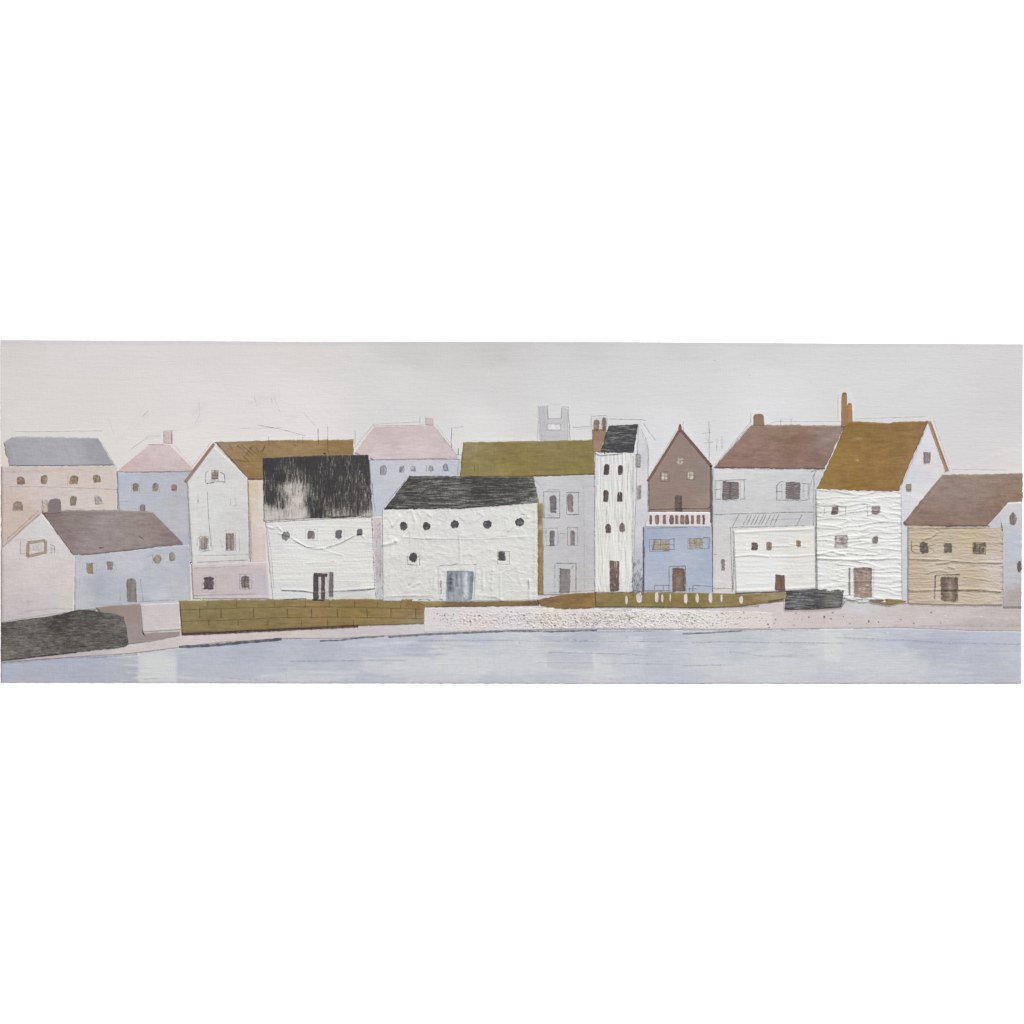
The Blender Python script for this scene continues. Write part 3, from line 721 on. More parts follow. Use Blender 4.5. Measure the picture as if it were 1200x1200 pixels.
h.part('balcony', [(760, 600), (832, 600)], [(755, 618), (832, 618)], 'wash', (226, 218, 222), .06, label='white balcony rail with brown balusters', strokes=[([(760, 602), (830, 601)], 2, (232, 224, 224), .8), ([(756, 616), (830, 616)], 3, (224, 224, 234), .8)])
for i, (x, wd) in enumerate([(762.5, 4), (770, 5.5), (778.5, 5), (787, 6), (793, 5), (799.5, 5), (805, 5), (811.5, 4), (818.5, 5), (824.5, 3.5)]):
    h.win(x, 609, wd, 11.5, (150, 120, 108) if i % 3 else (128, 104, 98), name='baluster_panel', mot=.35, mot2=(186, 164, 154), up=.07, feather=1.0, mat='mark_v')
h.win(779, 558, 9, 10, (212, 200, 182), mot=.5, mot2=(216, 204, 184), up=.04); h.win(797, 540, 9, 9, (210, 194, 178), mot=.5, mot2=(220, 206, 190), up=.04); h.win(809, 557, 9, 10, (214, 202, 186), mot=.5, mot2=(222, 210, 192), up=.04)
h.win(795, 590, 9, 21, (108, 90, 90), name='door', mot=.2, up=.04, label='small dark attic door')
h.win(774, 639, 21, 14, (178, 166, 144), mot=.6, mot2=(200, 194, 184), up=.05); h.win(816, 637, 18, 13, (182, 168, 150), mot=.6, mot2=(204, 196, 188), up=.05)
h.win(795, 680, 17, 29, (124, 100, 86), 'rect', name='door', mot=.3, up=.05, strokes=[([(790, 668), (800, 667)], 5, (96, 72, 60), .6), ([(795, 676), (795, 692)], 4, (170, 148, 134), .8), ([(801, 670), (802, 693)], 2.5, (84, 78, 76), .7)], label='brown front door')
BL = (110, 110, 124)
h.box(774, 553, 784, 564, c=(128, 110, 100)); h.ln((779, 553), (779, 563), c=(140, 120, 100)); h.ln((774, 558), (784, 558), c=(140, 120, 100)); h.ln((793, 540), (801, 540), c=(150, 120, 100)); h.ln((797, 536), (797, 544), c=(150, 120, 100)); h.box(805, 552, 814, 562, c=(128, 110, 100)); h.ln((808, 553), (808, 562), c=(150, 130, 108)); h.ln((805, 557), (814, 557), c=(150, 130, 108))
h.ln((761, 597), (800, 596), (828, 596), w=1.2, a=.65, c=(100, 84, 78)); h.ln((828, 597), (834, 592), w=1.4, a=.7, c=D); h.box(761, 632, 784, 646, c=BL, a=.55); h.ln((784, 632), (790, 631), (790, 644), (784, 644), c=BL); h.ln((774, 632), (774, 645), c=BL, a=.45); h.ln((762, 639), (790, 638), c=BL, a=.5); h.ln((768, 632), (765, 646), c=BL, w=1.2); h.ln((780, 632), (780, 645), c=BL, a=.45)
h.box(806, 631, 830, 643, c=BL, a=.45); h.ln((824, 630), (832, 630), (831, 643), c=BL); h.ln((806, 637), (826, 636), c=BL, a=.5); h.ln((813, 631), (815, 643), c=BL, a=.4); h.ln((821, 631), (820, 643), c=BL, a=.4)
h.ln((784, 694), (784, 664), (803, 663), (804, 694), w=1, a=.65, c=(110, 104, 110)); h.ln((767, 692), (767, 686), (785, 686), w=1, c=BL); h.ln((777, 686), (777, 692), c=BL); h.ln((812, 686), (836, 687), w=.9, c=BL); h.ln((812, 686), (812, 693), w=1.4, c=BL); h.ln((808, 688), (808, 693), c=BL); h.ln((806, 690), (816, 690), c=BL, a=.5); h.ln((754, 692), (786, 692), c=BL, a=.6)
h.ln((754, 618), (754, 694), w=1.6, a=.7, c=D); h.ln((835, 618), (835, 694), w=1.2, a=.65, c=BL); h.ln((758, 619), (805, 618), c=(130, 130, 150), a=.6); h.ln((834, 596), (834, 618), w=1, c=BL)
h.ln((760, 600), (760, 565), a=.4, c=(110, 90, 84))
h.done()

# ------------------------------------------------------------------ tall narrow white house
def rel_tall(x, y):
    r = 1 - abs(nz(x / 2.6 + 0.8 * nz(x / 9, y / 30, 3), y / 46, 11))
    return 0.85 * r ** 3 + 0.20 * nz(x / 1.3, y / 12, 5)
h = House(0.46, 'painted_house', [(697, 530), (742, 531)], [(697, 694), (741, 694)], 'paperv', (226, 225, 220), 'tall narrow white house of combed paint with short black roof and two chimney pots', relief=rel_tall,
          cols=[(705, 540, (222, 222, 222)), (735, 540, (226, 225, 222)), (720, 600, (226, 225, 221)), (705, 650, (228, 226, 220)), (735, 660, (230, 229, 225)), (720, 690, (226, 224, 219))])
h.part('gable_wall', [(748, 497), (757, 514), (761, 526)], [(741, 697), (750, 697), (756, 697)], 'wash', (220, 219, 222), -.10, cols=[(750, 505, (221, 221, 223)), (752, 560, (222, 220, 221)), (758, 540, (212, 212, 218)), (750, 620, (216, 215, 221)), (750, 665, (198, 198, 210)), (750, 690, (182, 182, 194))], label='pale grey side wall with pencil scribble at its foot')
h.part('roof', [(713, 499), (748, 497)], [(703, 532), (742, 531)], 'dry_h', (66, 65, 68), .10, jit=.8, under=(150, 148, 146), worn=[(720, 505, .02), (740, 520, -.02), (710, 525, .0)], label='short black roof')
h.part('chimney', [(694, 503), (711, 503)], [(695, 530), (704, 530)], 'wash', (156, 130, 108), .08, res=1.2, cols=[(697, 508, (154, 124, 96)), (708, 508, (152, 126, 108)), (700, 522, (160, 134, 112))], label='brown chimney stack')
h.win(699, 498, 7, 15, (148, 122, 104), 'arch', name='chimney_pot', up=-.02, mot=.3); h.win(708, 496, 6, 16, (142, 118, 102), 'arch', name='chimney_pot', up=-.02, mot=.3)
for x, y, wd, ht, c in [(711, 550, 7, 14, (92, 78, 78)), (727, 551, 6.5, 13, (90, 76, 76)), (710, 581, 6.5, 15, (96, 82, 80)), (726.5, 582, 6.5, 12.5, (94, 80, 80)), (712.5, 619.5, 7, 11.5, (100, 84, 80)), (729, 618, 6.5, 11, (134, 118, 112))]:
    h.win(x, y, wd, ht, c, 'arch', mot=.3, mot2=(136, 112, 100), feather=1.1)
s2 = h.relief; h.relief = None
h.win(748, 540, 7, 18, (170, 164, 164), mot=.5, mot2=(206, 204, 204), label='faint grey side window'); h.win(749, 577, 6.5, 18, (178, 170, 166), mot=.5, mot2=(206, 202, 200), label='faint grey side window')
h.relief = s2
h.win(720, 675, 11, 37, (110, 90, 86), name='door', mot=.45, mot2=(168, 148, 142), feather=1.3, label='narrow dark brown door')
h.ln((693, 503), (693, 488), (711, 487), a=.55); h.ln((703, 490), (704, 503), w=1.4, a=.5, c=(210, 204, 200)); h.ln((711, 500), (712, 488), a=.4); h.ln((697, 531), (703, 534), (730, 532), w=1, a=.7, c=(70, 70, 78)); h.ln((714, 538), (728, 537), a=.3); h.ln((742, 534), (742, 600), (741, 690), a=.5); h.ln((748, 498), (757, 514), (760, 528), (759, 600), a=.55); h.ln((742, 500), (742, 497), a=.3)
for i in range(26):
    x = random.uniform(699, 741); y = random.uniform(534, 640)
    h.ln((x, y), (x + random.uniform(-.8, .8), y + random.uniform(12, 45)), w=.7, a=random.uniform(.22, .4), c=(170, 166, 160))  # grey lines drawn in for the shade between the vertical ribs
for i in range(70):
    y = random.uniform(652, 695) if i % 2 else random.uniform(670, 696); x = random.uniform(741, 754)
    h.ln((x, y), (x + random.uniform(-2.5, 2.5), y + random.uniform(1.5, 5)), w=.9, a=.6, c=random.choice([(110, 110, 124), (132, 132, 148), (96, 96, 108)]))
h.ln((755, 640), (754, 696), w=1.6, a=.65, c=(90, 90, 100)); h.ln((737, 695), (745, 692), w=1.2, a=.7, c=D)
h.done()

# ------------------------------------------------------------------ white house with worn black roof
rC = ridges([([(327, 625), (337, 627), (346, 633), (360, 641), (370, 643), (384, 642), (400, 636), (418, 626), (426, 624)], .85, .5), ([(372, 640), (385, 646), (402, 651), (404, 657)], .8, .25), ([(313, 617), (320, 619), (325, 616), (330, 622)], 1.0, .5),
             ([(330, 690.5), (355, 691.5), (372, 694.5), (390, 692), (410, 691), (440, 688.5)], .9, .55), ([(312, 620), (313, 640), (316, 690)], 1.5, .2), ([(402, 656), (396, 662), (394, 672)], 1.0, .3), ([(421, 624), (428, 631)], 1, .4), ([(360, 660), (395, 659)], .9, .3)])
def rel_c(x, y):
    return 0.17 * nz(x / 45, y / 2.0, 2) + 0.20 * nz(x / 26, y / 14, 4) + 0.12 * nz(x / 3, y / 2, 6) + 1.1 * rC(x, y)
h = House(0.42, 'painted_house', [(311, 611), (370, 608), (437, 605)], [(320, 705), (372, 705), (441, 703)], 'paper', (228, 227, 222), 'white house with pale worn patches in its black roof and a three barred dark doorway', relief=rel_c,
          cols=[(320, 615, (224, 224, 223)), (430, 615, (228, 226, 222)), (360, 640, (229, 229, 226)), (340, 670, (228, 227, 221)), (410, 660, (229, 227, 220)), (430, 680, (230, 228, 222)), (330, 698, (222, 222, 222)), (420, 699, (214, 214, 216))])
h.part('roof', [(308, 537), (370, 534), (432, 533)], [(309, 611), (372, 607), (437, 605)], 'dry_v', (62, 60, 60), .06, jit=.8, res=1.5, under=(212, 204, 194),
       worn=[(315, 545, -.07), (360, 540, -.09), (425, 545, -.05), (330, 560, -.04), (340, 560, .12), (342, 572, .36), (348, 586, .50), (350, 602, .50), (318, 585, -.04), (330, 592, .06), (312, 601, .44), (326, 603, .48), (338, 599, .44), (365, 590, .02), (372, 600, -.04), (385, 575, -.05), (392, 590, .02), (400, 604, .20), (410, 570, .03), (388, 602, .18), (420, 560, .05), (425, 595, .07), (434, 590, .06), (432, 604, .34), (375, 560, -.02), (415, 590, .02)], label='black dry brushed roof with cream worn patches')
h.win(335, 628, 9, 12, (138, 138, 136), 'oval', mot=.4, feather=1.2); h.win(364.5, 627, 8.5, 10, (132, 124, 126), mot=.3, feather=1.2); h.win(397, 626, 8, 10, (112, 110, 114), mot=.3, feather=1.2); h.win(421.5, 624, 7.5, 8.5, (108, 106, 110), mot=.3, feather=1.2)
h.part('door', [(367, 671), (391, 669)], [(367, 704), (391, 704)], 'mark_v', (214, 208, 204), .0, on=True, res=.8, feather=2, skirt=False, label='pale doorway behind three dark bars')
for x0, x1, y0, y1, c in [(367, 373.5, 671, 703, (92, 78, 82)), (376, 381, 674, 703, (98, 86, 88)), (385, 391, 670, 700, (128, 118, 120))]:
    h.win((x0 + x1) / 2, (y0 + y1) / 2, x1 - x0, y1 - y0, c, name='door_bar', mat='mark_v', mot=.3, up=.05, feather=1.2)
h.win(376, 673.5, 18, 6, (92, 80, 84), name='door_bar', mot=.3, up=.07)
h.ln((311, 612), (330, 611), (380, 608), (436, 606), w=.9, a=.6, c=(96, 90, 84)); h.ln((384, 606.5), (410, 605.5), w=1.8, a=.75, c=(60, 56, 56)); h.ln((330, 692), (355, 693), (372, 695.5), w=1.2, a=.75, c=(104, 104, 108)); h.ln((408, 692), (425, 691.5), (439, 690), w=1.5, a=.8, c=(132, 108, 104)); h.ln((390, 693.5), (408, 693), w=1, a=.5, c=(170, 140, 128))  # dark line below the crease is its shade in colour; brown tear follows
h.ln((328, 703), (345, 702), (359, 701.5), w=1.4, a=.8, c=(96, 92, 94)); h.ln((366, 703), (380, 703.5), w=2, a=.85, c=(64, 58, 58)); h.ln((346, 635), (360, 641), (371, 642), w=.8, a=.5); h.ln((382, 642), (400, 636), (415, 628), w=.9, a=.6); h.ln((313, 615), (318, 650), (321, 690), a=.4); h.ln((436, 610), (439, 690), a=.4)  # includes shadow of torn lower edge and creases, drawn as dark strokes
h.box(358, 620, 372, 633, a=.3); h.box(392, 620, 404, 633, a=.25, c=G3); h.ln((360, 660), (392, 658), a=.4, c=(190, 186, 182)); h.ln((309, 536), (306, 536), a=.3)
h.part('side_wall', [(435, 606), (448, 605)], [(440, 706), (449, 706)], 'wash', (212, 205, 206), -.06, cols=[(438, 615, (216, 206, 206)), (444, 640, (212, 206, 208)), (444, 700, (206, 206, 212)), (440, 660, (204, 194, 194))], label='narrow pinkish grey wall')
for i in range(36):
    y = random.uniform(612, 703); x = random.uniform(441, 448)
    h.ln((x, y), (x + random.uniform(-1.5, 1.5), y + random.uniform(1, 5)), w=.8, a=.42, c=random.choice([(150, 146, 152), (176, 172, 178), (128, 120, 124)]))
h.ln((445, 612), (446, 680), a=.4, c=(150, 140, 144))
h.done()

# ------------------------------------------------------------------ long white house with black roof
rD = ridges([([(449, 638.5), (458, 636.5), (464, 633.5)], 1.9, 1.1), ([(460, 616), (466, 608), (468, 605)], 1.7, 1.0), ([(452, 606), (456, 600)], 1.6, .6), ([(480, 684), (487, 672), (490, 662)], 1.3, .9), ([(478, 690), (486, 685), (492, 683)], 1.5, .6), ([(484, 602), (487, 612), (486, 618)], 1.5, .6),
             ([(478, 600), (480, 598), (484, 600)], 1.2, .5), ([(502, 602), (505, 605)], 1.5, .6), ([(524, 606), (527, 598)], 1.6, .7), ([(471, 629), (495, 631), (545, 632), (595, 630), (625, 628)], 1.1, .3), ([(537, 622), (539, 640), (540, 662)], 1.2, .35), ([(566, 668), (566, 690)], 1.4, .5), ([(578, 665), (576, 690)], 1.3, .6), ([(586, 672), (587, 703)], 1.3, .5),
             ([(510, 670), (508, 690)], 1.3, .4), ([(516, 672), (516, 700)], 1.4, .5), ([(449, 700), (480, 698), (508, 699)], 1.6, .5), ([(562, 698), (580, 699), (590, 704)], 1.5, .5), ([(596, 622), (602, 616)], 1.4, .6), ([(560, 600), (566, 604)], 1.5, .4), ([(612, 606), (620, 606)], 1.5, .5), ([(620, 680), (621, 704)], 1.6, .6), ([(456, 655), (470, 648)], 2, .25), ([(545, 650), (560, 640)], 2.2, .2), ([(456, 690), (458, 670)], 1.8, .3), ([(604, 660), (612, 690)], 2, .25), ([(627, 594), (627, 703)], 1.8, .4)])
def rel_d(x, y):
    c = 1 - abs(nz(x / 17 + 0.5 * nz(x / 9, y / 9, 7), y / 21, 31))
    return 0.28 * nz(x / 14, y / 12, 2) + 0.22 * nz(x / 5, y / 6, 4) + 0.16 * nz(x / 2.2, y / 2.4, 6) + 0.32 * c ** 12 + 0.95 * rD(x, y)
h = House(0.66, 'painted_house', [(448, 597), (500, 596), (560, 595), (602, 592), (630, 589)], [(449, 704), (500, 705), (560, 704), (602, 704), (630, 703)], 'paper', (225, 224, 221), 'long white crinkled house with black roof, five round windows and a blue grey door', relief=rel_d, jit=.7,
          cols=[(460, 610, (228, 227, 224)), (540, 605, (224, 223, 221)), (620, 610, (224, 224, 220)), (500, 640, (224, 223, 220)), (580, 650, (225, 224, 221)), (480, 690, (222, 221, 217)), (610, 690, (224, 223, 219)), (590, 690, (222, 222, 218))])
h.part('roof', [(480, 558), (550, 558), (625, 559)], [(450, 597), (540, 596), (632, 589)], 'dry_h', (68, 66, 65), .16, jit=.7, res=1.5, under=(168, 164, 158),
       worn=[(480, 565, -.01), (500, 580, .03), (530, 575, .06), (545, 580, .08), (560, 575, -.05), (600, 575, -.02), (620, 580, .03), (470, 590, .0), (625, 587, .14), (520, 592, .0), (510, 563, .03), (590, 586, .02)], label='long black roof with sideways brush scratches')
BK = (76, 74, 78)
for x, y, wd, ht in [(473, 616.5, 9, 11), (500, 616.5, 9, 11), (533, 614.5, 10.5, 10), (571, 614.5, 10, 10.5), (609, 611.5, 10.5, 10.5)]:
    h.win(x, y, wd, ht, BK, 'oval', mot=.5, mot2=(150, 148, 148), feather=1.0)
h.win(484.5, 653, 10, 12, BK, 'oval', mot=.5, mot2=(140, 138, 138), feather=1.0, label='dark window in a pencil frame'); h.win(588, 652, 9, 12, BK, 'rect', mot=.6, mot2=(150, 148, 148), feather=1.2, label='dark window in a pencil frame')
h.win(539, 686, 32, 36, (172, 180, 190), name='door', mat='mark_v', mot=.45, mot2=(216, 220, 226), feather=1.4, label='blue grey streaked door',
      strokes=[([(528, 674), (528, 690)], 6, (58, 62, 72), 1.0), ([(525, 670), (526, 704)], 2.5, (104, 114, 128), .7), ([(552, 670), (552, 702)], 4.5, (112, 130, 148), .95), ([(535, 671), (535, 686)], 3, (96, 102, 124), .85), ([(531, 690), (532, 703)], 2.5, (120, 128, 142), .8), ([(540, 671), (541, 688)], 2, (128, 136, 152), .8), ([(540, 690), (536, 703)], 5, (140, 148, 162), .6), ([(546, 672), (546, 698)], 4, (224, 229, 236), .95), ([(523, 670), (548, 670)], 2, (100, 108, 122), .6)])
h.box(478, 648, 492, 662, a=.45, c=G3); h.ln((478, 661), (488, 662), w=1, a=.5); h.ln((491, 650), (492, 662), a=.5); h.ln((477, 652), (478, 662), a=.5); h.box(583, 646, 597, 661, a=.5); h.ln((515, 663), (530, 662), (537, 661), w=1, a=.6); h.ln((540, 662), (559, 661), a=.5, c=G2); h.ln((517, 680), (517, 696), w=1.8, a=.6); h.ln((513, 664), (514, 690), a=.3); h.ln((557, 664), (556, 702), a=.55, c=(140, 150, 165)); h.ln((541, 692), (547, 699), a=.5)
h.ln((480, 631), (500, 632), (537, 631.5), a=.4, c=G2); h.ln((543, 630), (560, 630), (598, 629), a=.35, c=G3); h.ln((538, 618), (538, 655), a=.35, c=G3); h.ln((480, 618), (480, 640), a=.25, c=G3); h.ln((450, 596), (459, 596), w=2, a=.8, c=(54, 52, 54)); h.ln((464, 595.5), (470, 595.5), w=1.6, a=.7, c=(54, 52, 54)); h.ln((490, 596), (545, 596), w=1.1, a=.6, c=(70, 68, 70)); h.ln((619, 602), (610, 607), a=.4)
h.ln((611, 602), (616, 603), (618, 606), w=1, a=.5); h.ln((619, 679), (620, 690), w=1.2, a=.55); h.ln((452, 699), (508, 698), a=.5, c=(186, 180, 172)); h.ln((490, 703), (500, 702), (504, 704), w=1.2, a=.6, c=(132, 116, 96)); h.ln((514, 702), (519, 703), w=1, a=.6, c=D); h.ln((560, 703), (590, 698), a=.3, c=G3)
h.done()

# ------------------------------------------------------------------ white cottage under a pencil awning
rE = ridges([([(861, 652), (880, 650), (900, 652)], 1.2, .5), ([(905, 652), (930, 652), (953, 650)], 1.0, .3), ([(925, 637), (945, 640)], 1.1, .3), ([(862, 624), (900, 622), (952, 620)], 1.5, .5), ([(875, 684), (900, 684)], 1, .25), ([(862, 692), (905, 691), (954, 688)], 1.5, .4), ([(905, 640), (925, 640)], 1, .3)])
def rel_e(x, y):
    return 0.16 * nz(x / 50, y / 2.6, 2) + 0.20 * nz(x / 20, y / 9, 4) + 0.07 * nz(x / 3, y / 2, 6) + 1.2 * rE(x, y)
h = House(0.62, 'painted_house', [(859, 620), (905, 618), (955, 616)], [(862, 696), (908, 694), (956, 691)], 'paper', (231, 230, 226), 'low white cottage with small brown windows below a pencilled awning', relief=rel_e, jit=.8,
          cols=[(870, 630, (232, 229, 224)), (940, 640, (230, 226, 216)), (900, 670, (231, 231, 229)), (870, 680, (230, 230, 229)), (940, 680, (228, 226, 220)), (920, 625, (228, 226, 222))])
h.win(884.5, 640.5, 9, 10, (104, 84, 76), 'rect', mot=.4, mot2=(160, 138, 120), feather=1.2); h.win(901.5, 640, 7.5, 11, (150, 124, 104), 'rect', mot=.6, mot2=(196, 176, 150), feather=1.4); h.win(935.5, 637, 6, 9, (164, 132, 108), 'rect', mot=.5, mot2=(206, 178, 140), feather=1.4)
h.win(914, 683, 13, 20, (116, 94, 80), name='door', mot=.3, mat='mark_v', feather=1.5, label='small brown door')
h.ln((862, 695.5), (905, 693.5), (955, 690.5), w=1.5, a=.8, c=(84, 80, 82)); h.ln((860, 622), (863, 694), a=.5); h.ln((955, 617), (956, 690), w=1, a=.6); h.ln((905, 640), (930, 640), a=.4, c=(190, 170, 150)); h.ln((870, 639), (880, 640), a=.3, c=G3); h.ln((862, 620), (900, 617), a=.35)
h.done()

# ------------------------------------------------------------------ big house with golden brown roof
def rel_f(x, y):
    yy = y + 2.5 * nz(x / 22, y / 14, 8)
    r = 1 - abs(nz(x / 34, yy / 5.2, 2))
    r2 = 1 - abs(nz(x / 18, yy / 3.4, 14))
    return 0.70 * r ** 7 + 0.45 * r2 ** 8 * max(0, nz(x / 25, y / 20, 3) + .4) + 0.14 * nz(x / 3, y / 2.4, 5) + rF(x, y)
rF = ridges([([(957, 617), (970, 616), (985, 618)], 1.1, .5), ([(957, 650), (975, 646), (990, 650)], 1.2, .7), ([(958, 654), (1000, 656), (1055, 654)], 1.1, .6), ([(1000, 609), (1055, 612)], 1.1, .4)])
h = House(0.66, 'painted_house', [(956, 573), (1005, 575), (1056, 576)], [(958, 692), (1008, 706), (1057, 706)], 'paper', (228, 228, 224), 'white creased house with golden brown roof and two thin chimneys', relief=rel_f, jit=.7,
          cols=[(970, 590, (226, 226, 222)), (1040, 590, (228, 228, 226)), (1000, 640, (229, 229, 225)), (1040, 690, (228, 228, 226)), (970, 680, (228, 228, 224))])
h.part('gable_wall', [(1055, 577), (1088, 496), (1108, 552)], [(1057, 708), (1062, 708), (1066, 708)], 'wash', (221, 219, 226), -.30, cols=[(1088, 510, (221, 221, 228)), (1070, 550, (218, 217, 225)), (1095, 545, (224, 220, 222)), (1060, 600, (216, 218, 226)), (1060, 690, (216, 214, 220)), (1075, 590, (224, 222, 226))], label='pale lilac gable wall')
h.part('roof', [(993, 494), (1040, 495.5), (1088, 493)], [(956, 575), (1005, 576), (1052, 577)], 'roof', (146, 112, 62), .14, jit=.95, label='golden brown roof',
       cols=[(1000, 505, (138, 108, 62)), (1040, 500, (140, 110, 66)), (1080, 500, (142, 112, 72)), (980, 540, (150, 118, 68)), (1020, 540, (147, 114, 68)), (1055, 550, (148, 116, 72)), (965, 565, (150, 118, 70)), (1010, 570, (144, 110, 62)), (1045, 572, (144, 111, 66))],
       strokes=[([(995, 496), (1086, 494)], 1.5, (120, 96, 70), .5), ([(1000, 515), (1010, 514)], 1.5, (196, 172, 130), .6), ([(1002, 538), (1006, 540)], 1.2, (220, 204, 170), .7), ([(1015, 565), (1045, 568)], 1.5, (172, 142, 92), .5), ([(1010, 525), (1070, 515)], 2, (160, 130, 84), .4), ([(955, 575), (1050, 576)], 1.4, (118, 84, 40), .5)])
h.part('chimney', [(986.5, 463), (987.5, 460), (990, 459.5), (992, 461), (992.5, 464)], [(986, 500), (988, 500), (990, 500), (991.5, 499), (993, 498)], 'wash', (156, 120, 88), .16, res=.9, jit=.25, strokes=[([(987, 461), (991, 461)], 2, (110, 80, 60), .7), ([(987, 470), (986, 498)], 1.4, (196, 158, 124), .6)], label='tall thin brown chimney')
h.part('chimney', [(992.5, 476), (994, 472.5), (996, 472), (998, 473), (998.5, 476)], [(992.5, 497), (994, 497), (995.5, 496), (997, 495), (999, 494)], 'wash', (168, 130, 88), .17, res=.9, jit=.25, strokes=[([(994, 473), (997, 473)], 1.6, (120, 86, 60), .7)], label='short thin brown chimney')
h.strip('bargeboard', [(1089, 494), (1099, 522), (1110, 552)], 4.0, (176, 140, 112), strokes=[([(1091, 497), (1110, 549)], 1.6, (138, 102, 78), .9), ([(1087, 496), (1107, 552)], 1.6, (214, 186, 160), .8)], up=-.05, label='brown board down the right gable edge')
s2, h.relief = h.relief, None
h.win(1086.5, 536, 9, 14, (150, 136, 134), mot=.4, mot2=(176, 160, 152), feather=1.2); h.win(1065, 571, 7.5, 9.5, (162, 142, 130), mot=.4, feather=1.2)
h.relief = s2
h.win(978.5, 598, 9, 11, (122, 106, 108), mot=.5, mat='mark_h'); h.win(1026.5, 598, 10.5, 11, (158, 138, 134), mot=.4, mat='mark_h'); h.win(985.5, 634, 18, 16, (176, 164, 162), mot=.9, mot2=(226, 222, 218), mat='mark_h', label='wide sketched window', strokes=[([(977, 627), (994, 626)], 2, (110, 98, 98), .8), ([(978, 628), (979, 641)], 3, (120, 104, 104), .7), ([(978, 641), (993, 641)], 1.6, (140, 122, 120), .7)]); h.win(1025.5, 633, 8.5, 10, (142, 130, 128), mot=.4, mat='mark_h')
h.win(1011, 683, 22, 38, (160, 140, 128), name='door', mat='mark_h', mot=.6, mot2=(216, 204, 194), strokes=[([(1001, 667), (1018, 666)], 4, (92, 82, 82), .9), ([(1003, 675), (1003, 690)], 5, (128, 116, 118), .7), ([(1014, 680), (1015, 700)], 6, (184, 154, 130), .6)], label='brown door broken up by creases')
h.win(995.5, 681, 3, 34, (166, 156, 158), name='door_jamb', mat='mark_h', mot=.3, feather=1.2)
h.ln((958, 593), (966, 593), (992, 593), w=1, a=.6); h.ln((966, 595), (966, 602), w=1.2, a=.6); h.ln((991, 594), (991, 604), a=.5); h.ln((963, 604), (975, 604), a=.4); h.ln((1016, 592), (1017, 606), a=.5); h.ln((1021, 599.5), (1032, 599.5), w=1, a=.6, c=(90, 70, 66)); h.ln((956, 577), (957, 690), w=1, a=.6); h.ln((1024, 664), (1023, 700), a=.4, c=(180, 160, 150)); h.ln((1053, 577), (1086, 500), a=.45, c=G2); h.ln((955, 651), (960, 650), a=.5)
h.ln((990, 705), (1012, 702), (1060, 705), w=1, a=.6, c=(110, 100, 88)); h.ln((1056, 580), (1057, 704), a=.4); h.ln((958, 585), (957, 615), w=1.3, a=.35)
h.done()

# ------------------------------------------------------------------ ochre house at the right end
rG = ridges([([(1082, 632), (1092, 629), (1098, 624)], 1.1, .9), ([(1066, 655), (1100, 656), (1140, 659), (1174, 659)], 1.0, .7), ([(1066, 692), (1100, 691), (1122, 690.5), (1150, 690.5), (1173, 693)], 1.1, .8), ([(1098, 660), (1112, 659)], 1.5, 1.0), ([(1085, 672), (1100, 668), (1110, 670)], 1.1, .5), ([(1112, 664), (1118, 666)], 1.4, .8), ([(1130, 676), (1160, 680)], 1, .4)])
def rel_g(x, y):
    yy = y + 1.6 * nz(x / 16, y / 10, 8)
    r = 1 - abs(nz(x / 26, yy / 3.0, 22))
    return 0.42 * r ** 6 + 0.20 * nz(x / 5, y / 2.6, 4) + 0.10 * nz(x / 2, y / 1.6, 9) + rG(x, y) + (0.2 * nz(x / 3, y / 1.5, 6) if x > 1150 else 0)
h = House(0.78, 'painted_house', [(1064, 616), (1120, 618), (1176, 618)], [(1064, 707), (1120, 709), (1174, 709)], 'paper', (209, 193, 166), 'sandy ochre house with wide brown roof at the right end', relief=rel_g, jit=.5,
          cols=[(1072, 625, (205, 185, 154)), (1110, 628, (201, 183, 156)), (1140, 630, (207, 185, 150)), (1165, 635, (203, 185, 164)), (1075, 680, (203, 179, 154)), (1100, 660, (209, 193, 170)), (1140, 680, (203, 183, 154)), (1165, 690, (209, 193, 174)), (1110, 700, (207, 189, 168)), (1165, 662, (211, 197, 182))])
h.part('side_wall', [(1157, 616), (1170, 602), (1181, 589), (1198.2, 588)], [(1160, 618.5), (1175, 618.5), (1175.5, 712), (1196.8, 712)], 'wash', (204, 204, 212), .10, cols=[(1185, 598, (214, 212, 216)), (1160, 615, (206, 205, 213)), (1185, 640, (198, 202, 214)), (1185, 680, (200, 200, 208)), (1180, 700, (192, 182, 180)), (1195, 700, (188, 174, 170))], strokes=[([(1158, 614), (1181, 590), (1198, 588)], 2, (228, 224, 225), .7), ([(1176, 625), (1176, 700)], 2.4, (206, 210, 222), .6)], label='lilac grey side wall at the picture edge')
h.part('front_trim', [(1063, 616), (1066, 616)], [(1063, 707), (1066, 707)], 'soft', (190, 178, 172), .03, feather=1)
h.part('roof', [(1058, 613), (1104, 556), (1150, 556), (1198.5, 554.5)], [(1064, 616), (1110, 617), (1158, 617), (1198.4, 589)], 'roof', (148, 126, 114), .07, jit=.95, label='wide mauve brown roof',
       cols=[(1075, 605, (142, 118, 106)), (1105, 565, (150, 128, 118)), (1120, 590, (150, 126, 116)), (1140, 570, (154, 134, 122)), (1190, 562, (150, 128, 114)), (1160, 600, (140, 116, 104)), (1190, 580, (148, 124, 106)), (1110, 610, (142, 118, 106)), (1115, 578, (156, 138, 126))],
       strokes=[([(1108, 557), (1197, 556)], 1.5, (130, 108, 100), .5), ([(1065, 613), (1104, 563)], 2, (168, 150, 146), .5), ([(1070, 614), (1150, 616)], 2, (128, 104, 92), .5)])
